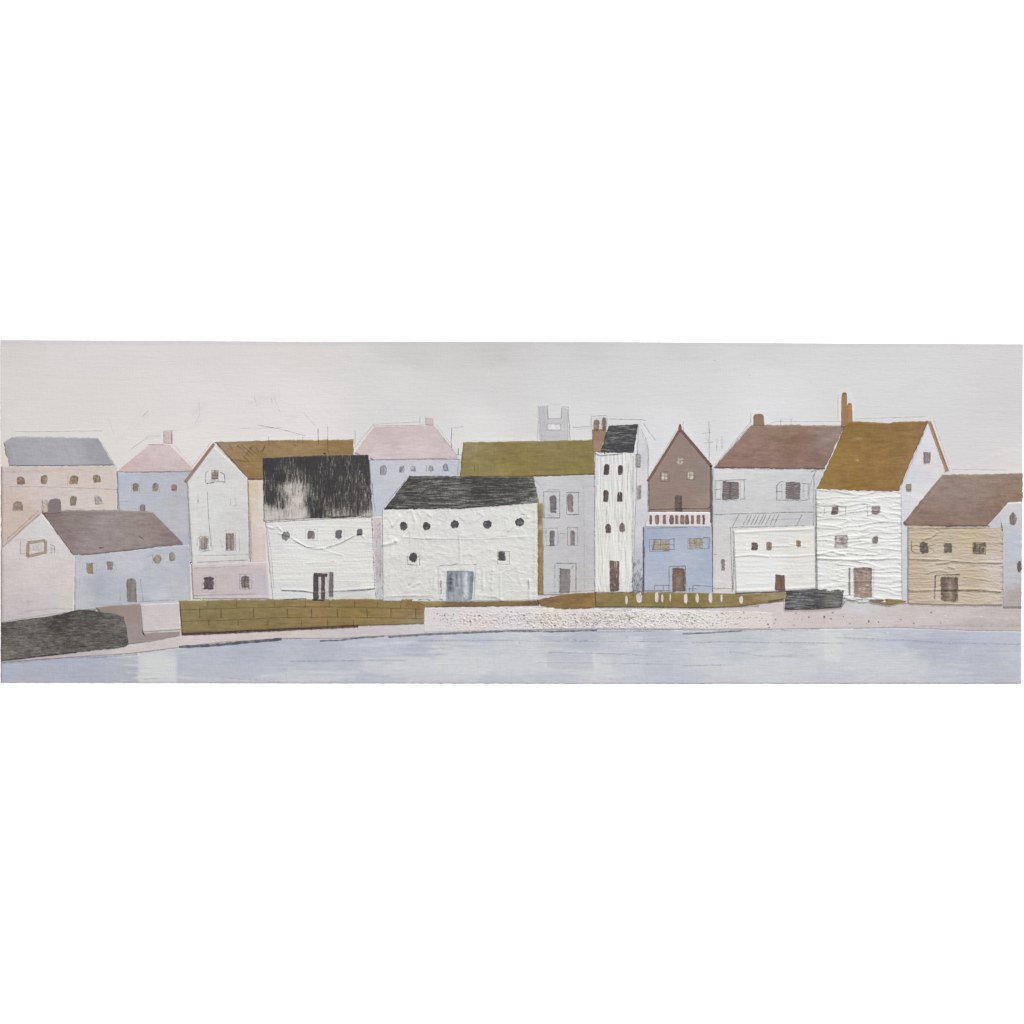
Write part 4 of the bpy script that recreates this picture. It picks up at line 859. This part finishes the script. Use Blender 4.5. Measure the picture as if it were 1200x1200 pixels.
h.win(1082.5, 642, 11, 14, (104, 94, 94), mot=.5, mot2=(160, 146, 132), mat='mark'); h.win(1110.5, 642, 11, 13, (112, 100, 96), mot=.4, mot2=(160, 146, 132)); h.win(1147, 642.5, 15, 13, (118, 102, 92), mot=.8, mot2=(196, 184, 162), label='window with pale panes', strokes=[([(1142, 637), (1142, 648)], 4, (88, 76, 72), .8), ([(1140, 636.5), (1154, 637)], 2, (84, 72, 66), .8)])
h.win(1112, 690.5, 20, 29, (128, 110, 98), name='door', mot=.5, mot2=(180, 162, 142), strokes=[([(1106, 680), (1105, 703)], 5, (96, 82, 76), .7), ([(1120, 678), (1120, 704)], 3, (92, 78, 70), .8), ([(1103, 677), (1120, 677)], 2.5, (92, 80, 72), .7), ([(1113, 683), (1114, 700)], 3, (190, 172, 150), .6)], label='sketched brown door')
s2, h.relief = h.relief, None
h.top += .1
h.win(1187, 608, 9, 16, (140, 130, 124), 'oval', mot=.3, feather=1.2, label='oval grey window in the side wall'); h.win(1194.5, 664, 5.5, 14, (128, 108, 112), 'oval', mot=.3, feather=1.2, label='dark window cut by the picture edge')
h.top -= .1
h.relief = s2
DB = (104, 88, 76)
h.ln((1068, 633), (1068, 645), (1072, 648), w=1.4, a=.6, c=DB); h.ln((1068, 640), (1076, 639), w=.9, c=DB); h.ln((1072, 648), (1078, 648), c=DB, a=.4); h.ln((1088, 640), (1096, 638), c=DB, a=.6); h.ln((1088, 642), (1094, 645), (1094, 648), c=DB, a=.5); h.box(1140, 636, 1155, 649, w=1, c=DB, a=.7); h.ln((1148, 637), (1148, 649), c=DB, w=1); h.ln((1147, 643), (1154, 643), c=DB, a=.5)
h.ln((1095, 702), (1096, 674), (1125, 673), w=1.6, a=.65, c=DB); h.ln((1122, 677), (1122, 705), w=1.4, a=.65, c=DB); h.ln((1064, 655), (1100, 656), (1140, 659.5), (1173, 660), w=.9, a=.65, c=DB); h.ln((1122, 692.5), (1150, 692.5), (1172, 694), w=1.1, a=.8, c=(92, 74, 60)); h.ln((1064, 691.5), (1070, 691.5), w=1.2, a=.6, c=DB); h.ln((1098, 692), (1120, 692), w=.9, a=.6, c=DB)  # strokes following the wall creases are crease shade drawn in brown
h.ln((1064, 617), (1064, 706), a=.55, c=(140, 116, 104)); h.ln((1066, 708), (1120, 709), (1174, 709), w=1.2, a=.6, c=(140, 124, 112)); h.ln((1065, 619), (1150, 619), a=.6, c=DB); h.ln((1080, 652), (1100, 653), a=.4, c=DB); h.ln((1098, 621), (1106, 624), a=.4, c=DB); h.ln((1085, 672), (1110, 668), a=.4, c=DB)
for y in range(628, 706, 9):
    h.ln((1172, y), (1176, y), w=1, a=.5, c=DB)
h.done()

# ------------------------------------------------------------------ nearest cottage, bottom left
h = House(0.50, 'painted_house', [(87, 650), (150, 645), (222, 638)], [(87, 716), (150, 712), (224, 707)], 'wash', (200, 203, 214), 'pink gabled cottage with lilac front and mauve brown roof at the lower left',
          cols=[(95, 660, (206, 208, 217)), (150, 660, (208, 209, 219)), (200, 648, (202, 204, 216)), (115, 690, (190, 192, 207)), (135, 700, (194, 197, 210)), (175, 690, (200, 203, 213)), (210, 690, (204, 206, 212)), (216, 660, (196, 198, 211)), (95, 708, (205, 206, 212)), (190, 700, (206, 208, 217))],
          strokes=[([(105, 684), (142, 692)], 7, (183, 187, 204), .5), ([(221, 645), (222, 702)], 2, (180, 186, 208), .6)])
h.part('gable_wall', [(1.2, 643), (49, 602), (88, 650)], [(1.2, 735), (45, 726), (87, 716)], 'wash', (225, 217, 216), .03, label='pinkish white gable end',
       cols=[(48, 610, (224, 223, 222)), (20, 640, (224, 216, 215)), (70, 640, (226, 220, 219)), (45, 670, (226, 217, 216)), (10, 680, (221, 210, 210)), (75, 680, (227, 216, 214)), (20, 715, (212, 203, 205)), (60, 710, (218, 210, 211)), (84, 700, (226, 216, 211))],
       strokes=[([(3, 650), (3, 730)], 1.6, (190, 176, 172), .6), ([(86, 655), (86, 714)], 2.2, (232, 217, 205), .8), ([(52, 606), (87, 648)], 3, (232, 228, 226), .7)])
h.part('roof', [(49, 600), (72, 598), (130, 597.5), (179, 600), (214, 636)], [(86, 651), (105, 650), (145, 646), (190, 640), (214, 638)], 'roof', (150, 137, 135), .05, jit=.95, label='mauve brown roof',
       cols=[(60, 605, (136, 122, 118)), (95, 606, (146, 134, 128)), (120, 610, (164, 152, 150)), (80, 630, (146, 130, 130)), (110, 635, (168, 155, 153)), (150, 610, (160, 147, 142)), (180, 615, (150, 134, 130)), (205, 634, (142, 128, 128)), (150, 640, (164, 149, 145)), (100, 648, (162, 148, 147)), (170, 630, (160, 146, 143))],
       strokes=[([(88, 602), (125, 640)], 3, (166, 154, 152), .35), ([(112, 602), (150, 636)], 3, (164, 152, 150), .35), ([(70, 602), (172, 601)], 2, (138, 124, 120), .5), ([(75, 622), (92, 646)], 2, (138, 122, 120), .4)])
h.part('chimney', [(58, 587), (60, 585), (65, 584), (70, 585), (71.5, 588)], [(52, 602), (58, 602), (64, 602), (69, 601), (72, 600)], 'wash', (138, 124, 124), .07, res=1, jit=.4, label='grey brown chimney')
h.win(54, 593, 7, 16, (214, 198, 184), 'arch', name='chimney_pot', mot=.4, up=.075, label='pale chimney pot'); h.win(49.5, 593, 2.2, 15, (176, 156, 140), name='chimney_pot_edge', up=.10, mot=.2)
for q, (u, l) in enumerate([band([(32, 637), (54, 633)], 3.4), band([(32, 652), (54, 647)], 3.4), band([(33, 636), (32.5, 653)], 4.4), band([(53, 633), (53.5, 649)], 3.6)]):
    sheet('window_frame', h.o, u, l, 'mark', (182, 160, 132), h.h + .10 + .012 * q, res=.8, feather=1.2, jit=.4, mot=.4, mot2=(206, 186, 160), skirt=False)
h.part('window', [(36, 639), (50, 636)], [(36, 651), (50, 647)], 'mark', (226, 218, 214), .06, res=1, feather=1.2, mot=.4, mot2=(206, 192, 180), label='pale gable window in a tan frame')
for x, y, wd, ht, c in [(105, 666.5, 10, 13, (158, 138, 106)), (129, 663, 8, 11, (158, 138, 128)), (184.5, 655, 10, 12, (178, 160, 150)), (202, 652.5, 7.5, 13, (172, 160, 146))]:
    h.win(x, y, wd, ht, c, 'rect' if x < 140 else 'oval', mot=.5, mot2=(200, 182, 160), up=.05)
h.win(154, 691, 12, 29, (150, 142, 136), 'arch', name='door', mot=.4, mot2=(182, 174, 164), up=.05, strokes=[([(149, 682), (149, 704)], 2, (120, 108, 104), .7), ([(159, 690), (160, 704)], 2, (104, 92, 92), .8)], label='narrow grey door')
BR2 = (170, 146, 142)
h.ln((3, 642), (24, 622), (47, 602), w=1.6, a=.5, c=BR2); h.ln((8, 632), (46, 598), w=1.2, a=.5, c=BR2); h.ln((54, 605), (86, 647), w=1.2, a=.45, c=(200, 190, 186)); h.ln((62, 620), (84, 646), a=.4, c=G3); h.ln((24, 634), (24, 649), (31, 649), w=1, a=.55, c=(170, 162, 172)); h.ln((18, 633), (30, 632), a=.35, c=G3); h.ln((58, 638), (64, 640), (64, 648), a=.55, c=G2); h.ln((61, 640), (61, 648), (58, 648), a=.55, c=G2); h.ln((57, 643), (65, 643), a=.4, c=G2)
h.ln((32, 635), (53, 632), w=1, a=.55, c=(140, 116, 92)); h.ln((32, 654), (54, 648), w=1, a=.55, c=(150, 120, 92)); h.ln((55, 634), (55, 648), w=1, a=.5, c=(140, 116, 92)); h.ln((101, 660), (111, 660), w=1.1, a=.6, c=(96, 86, 80)); h.ln((97, 660), (97, 668), a=.3, c=(150, 150, 170)); h.ln((114, 660), (113, 670), a=.3, c=(150, 150, 170)); h.ln((134, 660), (137, 668), a=.4, c=(150, 150, 170))
h.ln((172, 653), (180, 650), a=.45, c=(150, 150, 176)); h.ln((179, 648), (179, 660), a=.4, c=(150, 150, 176)); h.ln((141, 698), (141, 704), a=.4, c=G2); h.ln((165, 678), (167, 700), (168, 704), w=1, a=.55, c=(150, 154, 180)); h.ln((163, 705), (205, 703), a=.45, c=(150, 154, 170)); h.ln((80, 622), (84, 624), a=.4, c=D); h.ln((116, 642), (122, 641.5), w=1.6, a=.7, c=(90, 84, 90)); h.ln((163, 628), (168, 632), w=1.4, a=.6, c=(90, 82, 82))
h.ln((50, 601), (56, 601), w=1.8, a=.7, c=(118, 108, 110)); h.ln((98, 650), (104, 649), a=.5, c=D); h.ln((32, 704), (35, 706), w=1.2, a=.4, c=G2)
h.done()

# ------------------------------------------------------------------ quay, beach and walls in front
shore = [(1, 777), (80, 771), (150, 766.5), (205, 760), (260, 753), (330, 749), (400, 748.5), (450, 746), (500, 743), (560, 740.5), (640, 738.5), (740, 738), (840, 739), (900, 738), (960, 737), (1060, 736), (1130, 739), (1197, 740)]
btop = [(1, 732), (80, 722), (150, 714), (205, 708), (260, 704), (330, 702), (400, 702), (450, 702), (500, 702), (560, 702), (640, 694), (740, 692), (840, 692), (900, 692), (960, 692), (1060, 703), (1130, 706), (1197, 708)]
beach = sheet('painted_beach', root, btop, shore, 'wash', (218, 208, 208), 0.30, res=3, jit=.3, label='pale pink strip of beach in front of the houses',
      cols=[(5, 770, (206, 194, 198)), (100, 766, (210, 200, 203)), (160, 760, (222, 212, 211)), (190, 725, (218, 209, 210)), (230, 748, (224, 214, 212)), (330, 744, (220, 208, 206)), (440, 740, (215, 206, 209)), (500, 720, (220, 214, 219)), (560, 715, (224, 217, 220)), (640, 718, (220, 212, 214)), (700, 716, (220, 213, 219)), (760, 716, (214, 208, 216)), (800, 716, (216, 210, 217)), (880, 718, (218, 209, 211)), (900, 730, (222, 212, 211)),
            (960, 720, (218, 206, 206)), (1010, 710, (214, 214, 218)), (1010, 725, (218, 206, 202)), (1080, 714, (213, 202, 198)), (1090, 728, (216, 204, 200)), (1130, 715, (212, 204, 202)), (1190, 715, (204, 194, 192)), (1190, 732, (206, 194, 190)), (1140, 733, (203, 190, 190)), (1060, 733, (216, 202, 204))],
      strokes=[([(165, 740), (200, 738), (210, 737)], 3, (230, 224, 220), .9), ([(205, 747), (320, 742)], 3, (226, 218, 215), .6), ([(1080, 722), (1190, 724)], 3, (220, 212, 206), .6), ([(1060, 734), (1195, 730)], 2.5, (194, 180, 182), .5), ([(500, 713), (630, 710)], 3, (226, 220, 228), .7), ([(60, 714), (86, 716), (160, 708)], 2, (228, 222, 220), .7)])
sheet('painted_patch', root, [(164, 708), (211, 706)], [(167, 741), (212, 738)], 'wash', (219, 210, 211), 0.58, res=2, label='pink plaster patch between brown and olive walls', strokes=[([(167, 740), (211, 736)], 3, (230, 225, 221), .9), ([(168, 712), (167, 738)], 2, (212, 202, 204), .5)])
bw = sheet('painted_wall', root, [(112, 712), (130, 709), (164, 707), (167, 742), (211, 740)], [(148, 757), (150, 755), (160, 754), (175, 752), (211, 745)], 'wash', (164, 149, 141), 0.56, res=1.5, jit=.6, label='brown step shaped wall beside the charcoal hedge',
      cols=[(125, 712, (160, 143, 132)), (155, 715, (166, 150, 142)), (156, 745, (172, 158, 152)), (190, 746, (168, 154, 148))], strokes=[([(115, 710), (163, 707)], 1.6, (214, 206, 202), .6)])
hg = sheet('painted_hedge', root, [(1, 730), (40, 724), (72, 720), (84, 716), (104, 715), (120, 717), (134, 719), (145, 723), (148, 735)], [(1, 774), (40, 770), (72, 766), (84, 765), (104, 763), (120, 761), (134, 760), (146, 758), (151, 755)], 'dry_d', (76, 73, 70), 0.66, res=1.5, jit=.7, under=(140, 134, 128), label='charcoal scribbled hedge at the lower left',
      worn=[(10, 735, -.02), (30, 745, .03), (50, 760, .02), (70, 730, -.08), (90, 740, -.02), (110, 725, -.04), (130, 735, .04), (140, 752, .0), (10, 765, .06), (35, 758, .05)], cols=[(5, 735, (86, 80, 78)), (30, 745, (98, 92, 88)), (20, 765, (94, 92, 84)), (72, 730, (66, 62, 62)), (60, 755, (86, 80, 78)), (110, 740, (84, 80, 79)), (135, 730, (88, 86, 84)), (140, 755, (74, 72, 74)), (100, 720, (76, 76, 70))])
pencil(hg, [([(1, 774.5), (40, 770), (90, 764.5)], 1.3, (60, 54, 54), .8), ([(2, 729), (50, 721), (80, 717)], .8, G2, .5), ([(30, 716), (60, 713), (85, 714)], .8, (200, 190, 190), .5), ([(78, 719), (92, 715), (112, 716)], 1.4, (64, 62, 58), .7)] +
       [([(x, y), (x + random.uniform(10, 26), y - random.uniform(.5, 4))], .8, random.choice([(112, 106, 102), (134, 128, 124), (60, 58, 56)]), .4) for x, y in [(random.uniform(3, 122), random.uniform(730, 762)) for _ in range(60)]], 0.72, name='pencil_line')
OL = (142, 126, 84)
ow = sheet('painted_wall', root, [(210, 704), (300, 702.5), (400, 702), (498, 702)], [(213, 743), (300, 739), (400, 734), (497, 731)], 'roof', OL, 0.58, res=2, jit=.6, label='long olive brick wall below the white houses',
      cols=[(220, 715, (144, 130, 90)), (250, 735, (140, 124, 84)), (300, 710, (142, 126, 84)), (340, 718, (146, 126, 82)), (380, 725, (150, 126, 84)), (420, 708, (144, 120, 74)), (450, 720, (146, 126, 82)), (490, 710, (140, 114, 70)), (490, 728, (156, 138, 106)), (330, 730, (140, 122, 82)), (400, 712, (140, 122, 76))],
      strokes=[([(214, 741), (300, 738), (400, 733)], 1.6, (116, 92, 72), .6)])
BK2 = (104, 88, 58)
bl = [([(210, 715), (260, 713), (340, 711), (420, 711.5), (495, 714)], 1.1, BK2, .45), ([(212, 728), (260, 727), (330, 723.5), (400, 723), (497, 725)], 1.1, BK2, .48), ([(275, 725), (330, 731), (400, 729)], .6, BK2, .3)]
for x in (244, 277, 322, 358, 386, 416, 443, 470):
    bl.append(([(x, 704), (x - .5, 712)], 1.1, BK2, .48))
for x in (234, 259, 297, 337, 365, 395, 430, 458, 487):
    bl.append(([(x, 713), (x + .3, 724)], 1.1, BK2, .65))
for x in (245, 279, 314, 353, 384, 414):
    bl.append(([(x, 726), (x, 733)], 1.0, BK2, .6))
bl += [([(213, 743.5), (250, 742), (300, 739.5), (350, 737), (420, 734)], 3.0, (78, 58, 54), .95), ([(420, 733), (470, 732)], 1, (150, 128, 110), .5), ([(210, 704), (213, 742)], 1, (120, 104, 76), .5)]
pencil(ow, bl, 0.63)
ws = sheet('painted_wall', root, [(490, 705), (560, 705), (630, 704)], [(500, 711.5), (560, 711), (632, 709.5)], 'roof', (138, 118, 80), 0.60, res=1.5, jit=.5, label='thin olive strip under the long white house', cols=[(500, 708, (156, 136, 92)), (540, 708, (128, 106, 76)), (600, 707, (136, 118, 76)), (625, 707, (116, 92, 66))])
for (tp, bt, cl) in [([(629, 703), (664, 696), (699, 694)], [(634, 710), (660, 714), (699, 712)], None)]:
    sheet('painted_wall', root, tp, bt, 'roof', (138, 112, 72), 0.60, res=1.2, jit=1.0, label='rust brown wall under the grey house',
          cols=[(642, 703, (134, 106, 78)), (650, 710, (144, 120, 76)), (660, 702, (138, 112, 72)), (680, 700, (134, 106, 74)), (690, 708, (150, 120, 72)), (670, 710, (138, 110, 70))])
w2 = sheet('painted_wall', root, [(697, 694.5), (750, 694), (810, 694.5), (860, 695.5), (922, 692.5)], [(698, 711.5), (750, 711.5), (810, 712.5), (860, 711.5), (921, 704)], 'roof', (142, 127, 84), 0.66, res=1.6, jit=.5, label='olive quay wall with white flecks under the blue house',
      cols=[(705, 702, (140, 122, 78)), (760, 703, (142, 126, 82)), (800, 700, (140, 122, 74)), (840, 703, (146, 132, 88)), (880, 702, (138, 120, 78)), (912, 698, (158, 142, 108)), (820, 708, (134, 118, 74)), (895, 698, (150, 134, 92))], strokes=[([(868, 696), (890, 695)], 1.6, (216, 210, 204), .6)])
for x, y, wd, ht in [(734, 703, 3, 13), (749, 700, 7, 14), (769.5, 700, 4.5, 14), (776, 701, 3, 12), (785, 700, 2.4, 13), (803.5, 701.5, 4.5, 14), (817, 701, 4, 13), (832.5, 700.5, 4.5, 14), (845.5, 701, 3, 11), (868.5, 703, 4.5, 11)]:
    u = arc(x, y, wd / 2, ht / 2, 180, 0, 8); l = arc(x, y, wd / 2, ht / 2, 180, 360, 8)
    sheet('white_fleck', w2, u, l, 'mark_v', (226, 219, 212), 0.70, res=.7, jit=.4, feather=.9, mot=.3, mot2=(206, 196, 180), skirt=False)
pencil(w2, [([(699, 711.5), (760, 711.5), (820, 712.5), (890, 710)], 1.2, (110, 96, 70), .65), ([(698, 695), (698, 712)], .9, (110, 90, 60), .5), ([(900, 705), (918, 702)], 2.0, (90, 78, 64), .7), ([(740, 694), (756, 693), (790, 694)], 1, (90, 84, 76), .6), ([(862, 695), (890, 693)], 1.2, (96, 88, 80), .6), ([(706, 715), (740, 714.5)], .9, (150, 146, 156), .6), ([(750, 713), (756, 717)], .8, (150, 146, 156), .5)], 0.72)
bx = sheet('painted_wall', root, [(922, 692), (955, 690.5), (989, 691)], [(919, 713.5), (955, 712.5), (986, 711)], 'dry_h', (82, 82, 84), 1.30, res=1.2, jit=.8, under=(158, 156, 156), label='short charcoal wall in front of the creased white house',
      worn=[(930, 698, .06), (935, 705, .08), (960, 700, -.02), (975, 700, .03), (985, 705, .05), (945, 710, .0)], cols=[(925, 697, (64, 64, 72)), (940, 705, (86, 86, 92)), (960, 697, (72, 72, 70)), (975, 705, (108, 108, 102)), (985, 697, (86, 86, 82)), (950, 712, (64, 62, 64))])
pencil(bx, [([(920, 714), (950, 714), (984, 711.5)], 1.6, (62, 58, 58), .75), ([(984, 711), (990, 700)], 1.2, (110, 110, 114), .6), ([(985, 712), (990, 705)], 1.8, (90, 90, 104), .6), ([(919, 712), (919, 702)], 1.4, (226, 222, 216), .7)], 1.36)
sheet('painted_wall', root, [(1018, 703.5), (1040, 701.5), (1062, 704)], [(1020, 705.5), (1040, 709.5), (1061, 705.5)], 'roof', (148, 130, 92), 1.25, res=1, jit=.5, label='tiny olive sliver under the creased white house', cols=[(1045, 705, (146, 126, 80)), (1025, 705, (130, 116, 92))])
# pebbles stuck into the sand
PSEED = {}
def peb(x, y):
    d, p = MN.voronoi(Vector((x / 3.0 + 0.3 * nz(x / 4, y / 4), y / 2.3, 0.5)))
    return d, p[0]
def rel_p(x, y):
    d, c = peb(x, y)
    k = max(0, nz(c.x * 3.1, c.y * 2.7, 4) + 0.55)
    edge = max(0, min(1, (y - 713) / 7, (739 - y) / 5, (x - 498) / 60, (905 - x) / 120))
    return edge * (1.35 * k * max(0, 1 - d[0] / 0.55) + 0.25 * nz(x / 1.4, y / 1.4, 3))
pb = sheet('pebble_strip', root, [(496, 713), (560, 711), (640, 713), (740, 714), (840, 716), (905, 718)], [(497, 741), (560, 739), (640, 737), (740, 736), (840, 737), (905, 736)], 'grit', (226, 218, 214), 0.34, res=.8, jit=1.2, relief=rel_p, label='gritty pebble strip along the waterline', skirt=True,
      cols=[(505, 725, (220, 213, 216)), (560, 720, (224, 216, 217)), (560, 732, (224, 214, 212)), (640, 726, (228, 219, 212)), (700, 725, (226, 217, 210)), (760, 726, (230, 224, 217)), (820, 726, (228, 221, 215)), (880, 726, (222, 212, 209)), (700, 735, (222, 217, 220)), (600, 735, (222, 216, 222))], mot=.35, mot2=(238, 233, 224), msize=2.2)
fl = []
for i in range(900):
    x = random.gauss(690, 105); y = random.triangular(715, 737, 726)
    if not 505 < x < 1090:
        continue
    fl.append(([(x, y), (x + random.uniform(.8, 2.6), y + random.uniform(-1, 1))], random.uniform(.7, 1.3), random.choice([(182, 164, 158), (196, 182, 180), (174, 152, 146), (186, 178, 184), (206, 184, 170), (206, 190, 172), (240, 234, 222), (240, 234, 222)]), random.uniform(.35, .7)))
for i in range(46):
    x = random.uniform(505, 1110); y = random.uniform(717, 735)
    fl.append(([(x, y), (x + random.uniform(1, 3), y + random.uniform(-.7, .7))], random.uniform(1, 1.9), random.choice([(148, 122, 118), (156, 138, 128), (122, 112, 112)]), .65))
for x, y in [(521, 720.5), (551, 728), (562, 721), (618, 729), (900, 732), (948, 723), (1018, 728), (966, 723)]:
    fl.append(([(x - 1, y), (x + 1, y)], 2.2, (128, 112, 110), .8))
for x, y in [(1108, 721), (1110, 727), (1150, 722), (652, 713), (930, 702), (1040, 741)]:
    fl.append(([(x - 1, y), (x + 1, y + 1)], 1.8, (240, 238, 236), .9))
pencil(pb, fl, 0.44, rel_p, name='pebble_fleck')

# ------------------------------------------------------------------ water
WB = [(x, 0) for x, _ in shore]
bot_w = [(max(1, min(1196.6, x)), 800.4 + 1.0 * min(1, x / 700)) for x, _ in shore]
PA, PB = (206, 208, 213), (180, 184, 200)
water = sheet('painted_water', root, shore, bot_w, 'water', (192, 196, 206), 0.40, res=2.0, vres=1.3,
      patches=[(162, 768, 208, 803, (214, 215, 215), .95, 2.5), (208, 772, 330, 803, (192, 195, 206), .5, 8), (330, 788, 420, 803, (206, 208, 210), .6, 6), (420, 766, 720, 793, (210, 211, 214), .8, 9), (720, 770, 830, 790, (202, 204, 210), .5, 8), (640, 763, 696, 785, (190, 191, 203), .7, 2.5), (752, 770, 790, 792, (188, 190, 204), .6, 4),
               (964, 739, 988, 772, (212, 214, 216), .8, 3), (820, 770, 960, 795, (206, 208, 211), .7, 9), (1000, 768, 1090, 795, (204, 205, 209), .6, 9), (1060, 745, 1130, 764, (176, 180, 198), .6, 6), (735, 744, 753, 757, (210, 212, 216), .7, 2)], jit=.4, skirt=True, label='pale blue grey water along the bottom of the picture',
      cols=[(20, 785, (178, 184, 204)), (90, 778, (178, 183, 202)), (100, 796, (176, 180, 198)), (150, 790, (180, 183, 197)), (180, 780, (206, 208, 211)), (176, 796, (203, 205, 206)), (215, 785, (184, 188, 204)), (250, 770, (186, 190, 206)), (300, 765, (178, 184, 202)), (320, 785, (186, 190, 206)), (340, 797, (198, 201, 206)), (270, 797, (186, 190, 200)),
            (380, 765, (182, 187, 203)), (400, 790, (192, 195, 207)), (450, 757, (190, 194, 210)), (460, 772, (196, 199, 208)), (480, 790, (202, 204, 210)), (440, 775, (186, 189, 203)), (490, 755, (184, 188, 205)), (530, 770, (205, 207, 211)), (560, 780, (208, 210, 213)), (560, 750, (192, 196, 209)), (570, 797, (190, 195, 207)), (620, 760, (203, 206, 211)), (620, 797, (194, 199, 207)), (670, 770, (190, 192, 206)), (680, 750, (182, 185, 201)), (700, 790, (206, 208, 211)),
            (730, 760, (196, 199, 207)), (745, 780, (196, 199, 211)), (760, 750, (186, 189, 202)), (790, 785, (190, 194, 209)), (820, 765, (200, 203, 209)), (830, 745, (196, 199, 206)), (860, 760, (192, 196, 204)), (850, 785, (202, 204, 210)), (900, 780, (204, 207, 212)), (940, 765, (194, 197, 204)), (960, 750, (206, 208, 212)), (980, 790, (196, 199, 208)), (1000, 770, (203, 205, 211)), (1050, 750, (190, 194, 208)), (1050, 780, (203, 205, 209)), (1100, 755, (180, 184, 200)), (1100, 785, (194, 197, 206)), (1150, 750, (184, 190, 206)), (1150, 775, (184, 187, 202)), (1190, 760, (188, 193, 204)), (1180, 795, (188, 190, 198)), (30, 798, (180, 180, 192))],
      strokes=[([(162, 768), (204, 765)], 3, (210, 212, 214), 0.90), ([(163, 772), (164, 798)], 2.2, (214, 216, 216), 0.95), ([(183, 774), (185, 797)], 17, (214, 215, 215), 0.83), ([(163, 796), (200, 794), (330, 799)], 2, (206, 208, 209), 0.90), ([(300, 793), (345, 788), (420, 788)], 3, (208, 210, 214), 0.90),
               ([(340, 775), (440, 774), (475, 774)], 2.2, (174, 178, 194), 0.90), ([(405, 757), (490, 752)], 3, (208, 211, 218), 0.90), ([(488, 751), (600, 750)], 2, (176, 181, 198), 0.75), ([(650, 764), (690, 764)], 12, (188, 190, 205), 0.75), ([(640, 758), (695, 766)], 3, (208, 210, 213), 0.75), ([(695, 766), (700, 780), (694, 796)], 4, (212, 214, 216), 0.90),
               ([(735, 755), (752, 756)], 5, (212, 215, 219), 0.90), ([(760, 744), (800, 743)], 3, (178, 181, 198), 0.75), ([(968, 743), (972, 770), (985, 772)], 11, (212, 214, 217), 0.83), ([(1060, 754), (1130, 752)], 5, (172, 177, 197), 0.60), ([(1000, 750), (1100, 752), (1180, 755)], 1.6, (172, 176, 196), 0.75), ([(1100, 770), (1190, 776)], 6, (182, 184, 199), 0.75),
               ([(1, 799), (1196, 800)], 1.6, (180, 180, 188), 0.4), ([(60, 776), (150, 772)], 3, (174, 178, 200), 0.75), ([(800, 795), (830, 792)], 5, (186, 190, 207), 0.75), ([(400, 797), (470, 797)], 4, (182, 186, 202), 0.60)])
SH = (106, 106, 124)
S2 = (152, 154, 170)
pencil(water, [([(1, 777), (80, 770.5), (118, 770), (162, 766)], 2.40, (140, 126, 140), 0.34), ([(164, 765), (195, 761)], 1.95, (134, 120, 132), 0.32), ([(210, 758), (245, 756.5), (290, 752.5), (330, 749)], 3.20, (92, 90, 104), 0.90), ([(330, 749), (355, 748)], 2.10, SH, 0.29), ([(375, 751), (400, 750), (420, 747.5), (450, 745.5)], 2.20, SH, 0.71), ([(455, 746.5), (500, 743.5), (560, 741)], 2.40, SH, 0.71), ([(560, 741), (600, 739.5), (650, 740), (700, 738.5)], 2.20, SH, 0.71),
               ([(700, 740), (760, 739), (790, 738)], 2.40, S2, 0.34), ([(660, 749), (690, 751)], 2.10, S2, 0.29), ([(800, 743), (838, 741), (870, 739)], 2.00, (120, 120, 136), 0.66), ([(870, 739), (940, 738), (960, 737)], 2.10, (140, 138, 150), 0.32), ([(1000, 737), (1050, 735)], 1.80, (160, 146, 158), 0.29), ([(1080, 734), (1196, 733)], 2.10, (176, 164, 168), 0.24), ([(642, 764.5), (700, 765.5), (760, 768)], 1.50, (130, 134, 146), 0.29), ([(700, 766), (740, 766)], 1.35, (130, 134, 146), 0.24), ([(735, 745), (737, 756)], 1.35, S2, 0.24),
               ([(600, 751), (735, 752), (800, 752)], 1.35, S2, 0.24), ([(810, 753), (850, 752), (925, 753), (990, 754)], 1.95, (138, 142, 154), 0.29), ([(855, 764), (895, 769), (935, 769)], 1.80, (156, 160, 170), 0.27), ([(800, 780), (850, 779)], 1.95, (164, 168, 182), 0.29), ([(980, 747), (1060, 750), (1110, 754), (1196, 755)], 1.65, S2, 0.27), ([(490, 751), (600, 750.5)], 1.80, S2, 0.27), ([(630, 776), (760, 778), (800, 779)], 1.35, (170, 174, 186), 0.24), ([(340, 775), (420, 774)], 1.80, (160, 164, 184), 0.24), ([(168, 796), (185, 795)], 1.35, (120, 124, 128), 0.29), ([(608, 753), (610, 753)], 2.70, (130, 124, 130), 0.34),
               ([(270, 795), (330, 799)], 1.50, (208, 210, 210), 0.34), ([(300, 793), (302, 799)], 1.35, (210, 212, 212), 0.29), ([(335, 789), (336, 799)], 1.35, (212, 214, 214), 0.29), ([(735, 754), (752, 754)], 1.35, (216, 218, 222), 0.34), ([(736, 757), (751, 757)], 1.35, (216, 218, 222), 0.29), ([(735, 752), (780, 751.5)], 1.20, S2, 0.20), ([(870, 748), (895, 749)], 1.35, S2, 0.20)], 0.46, name='shore_line')
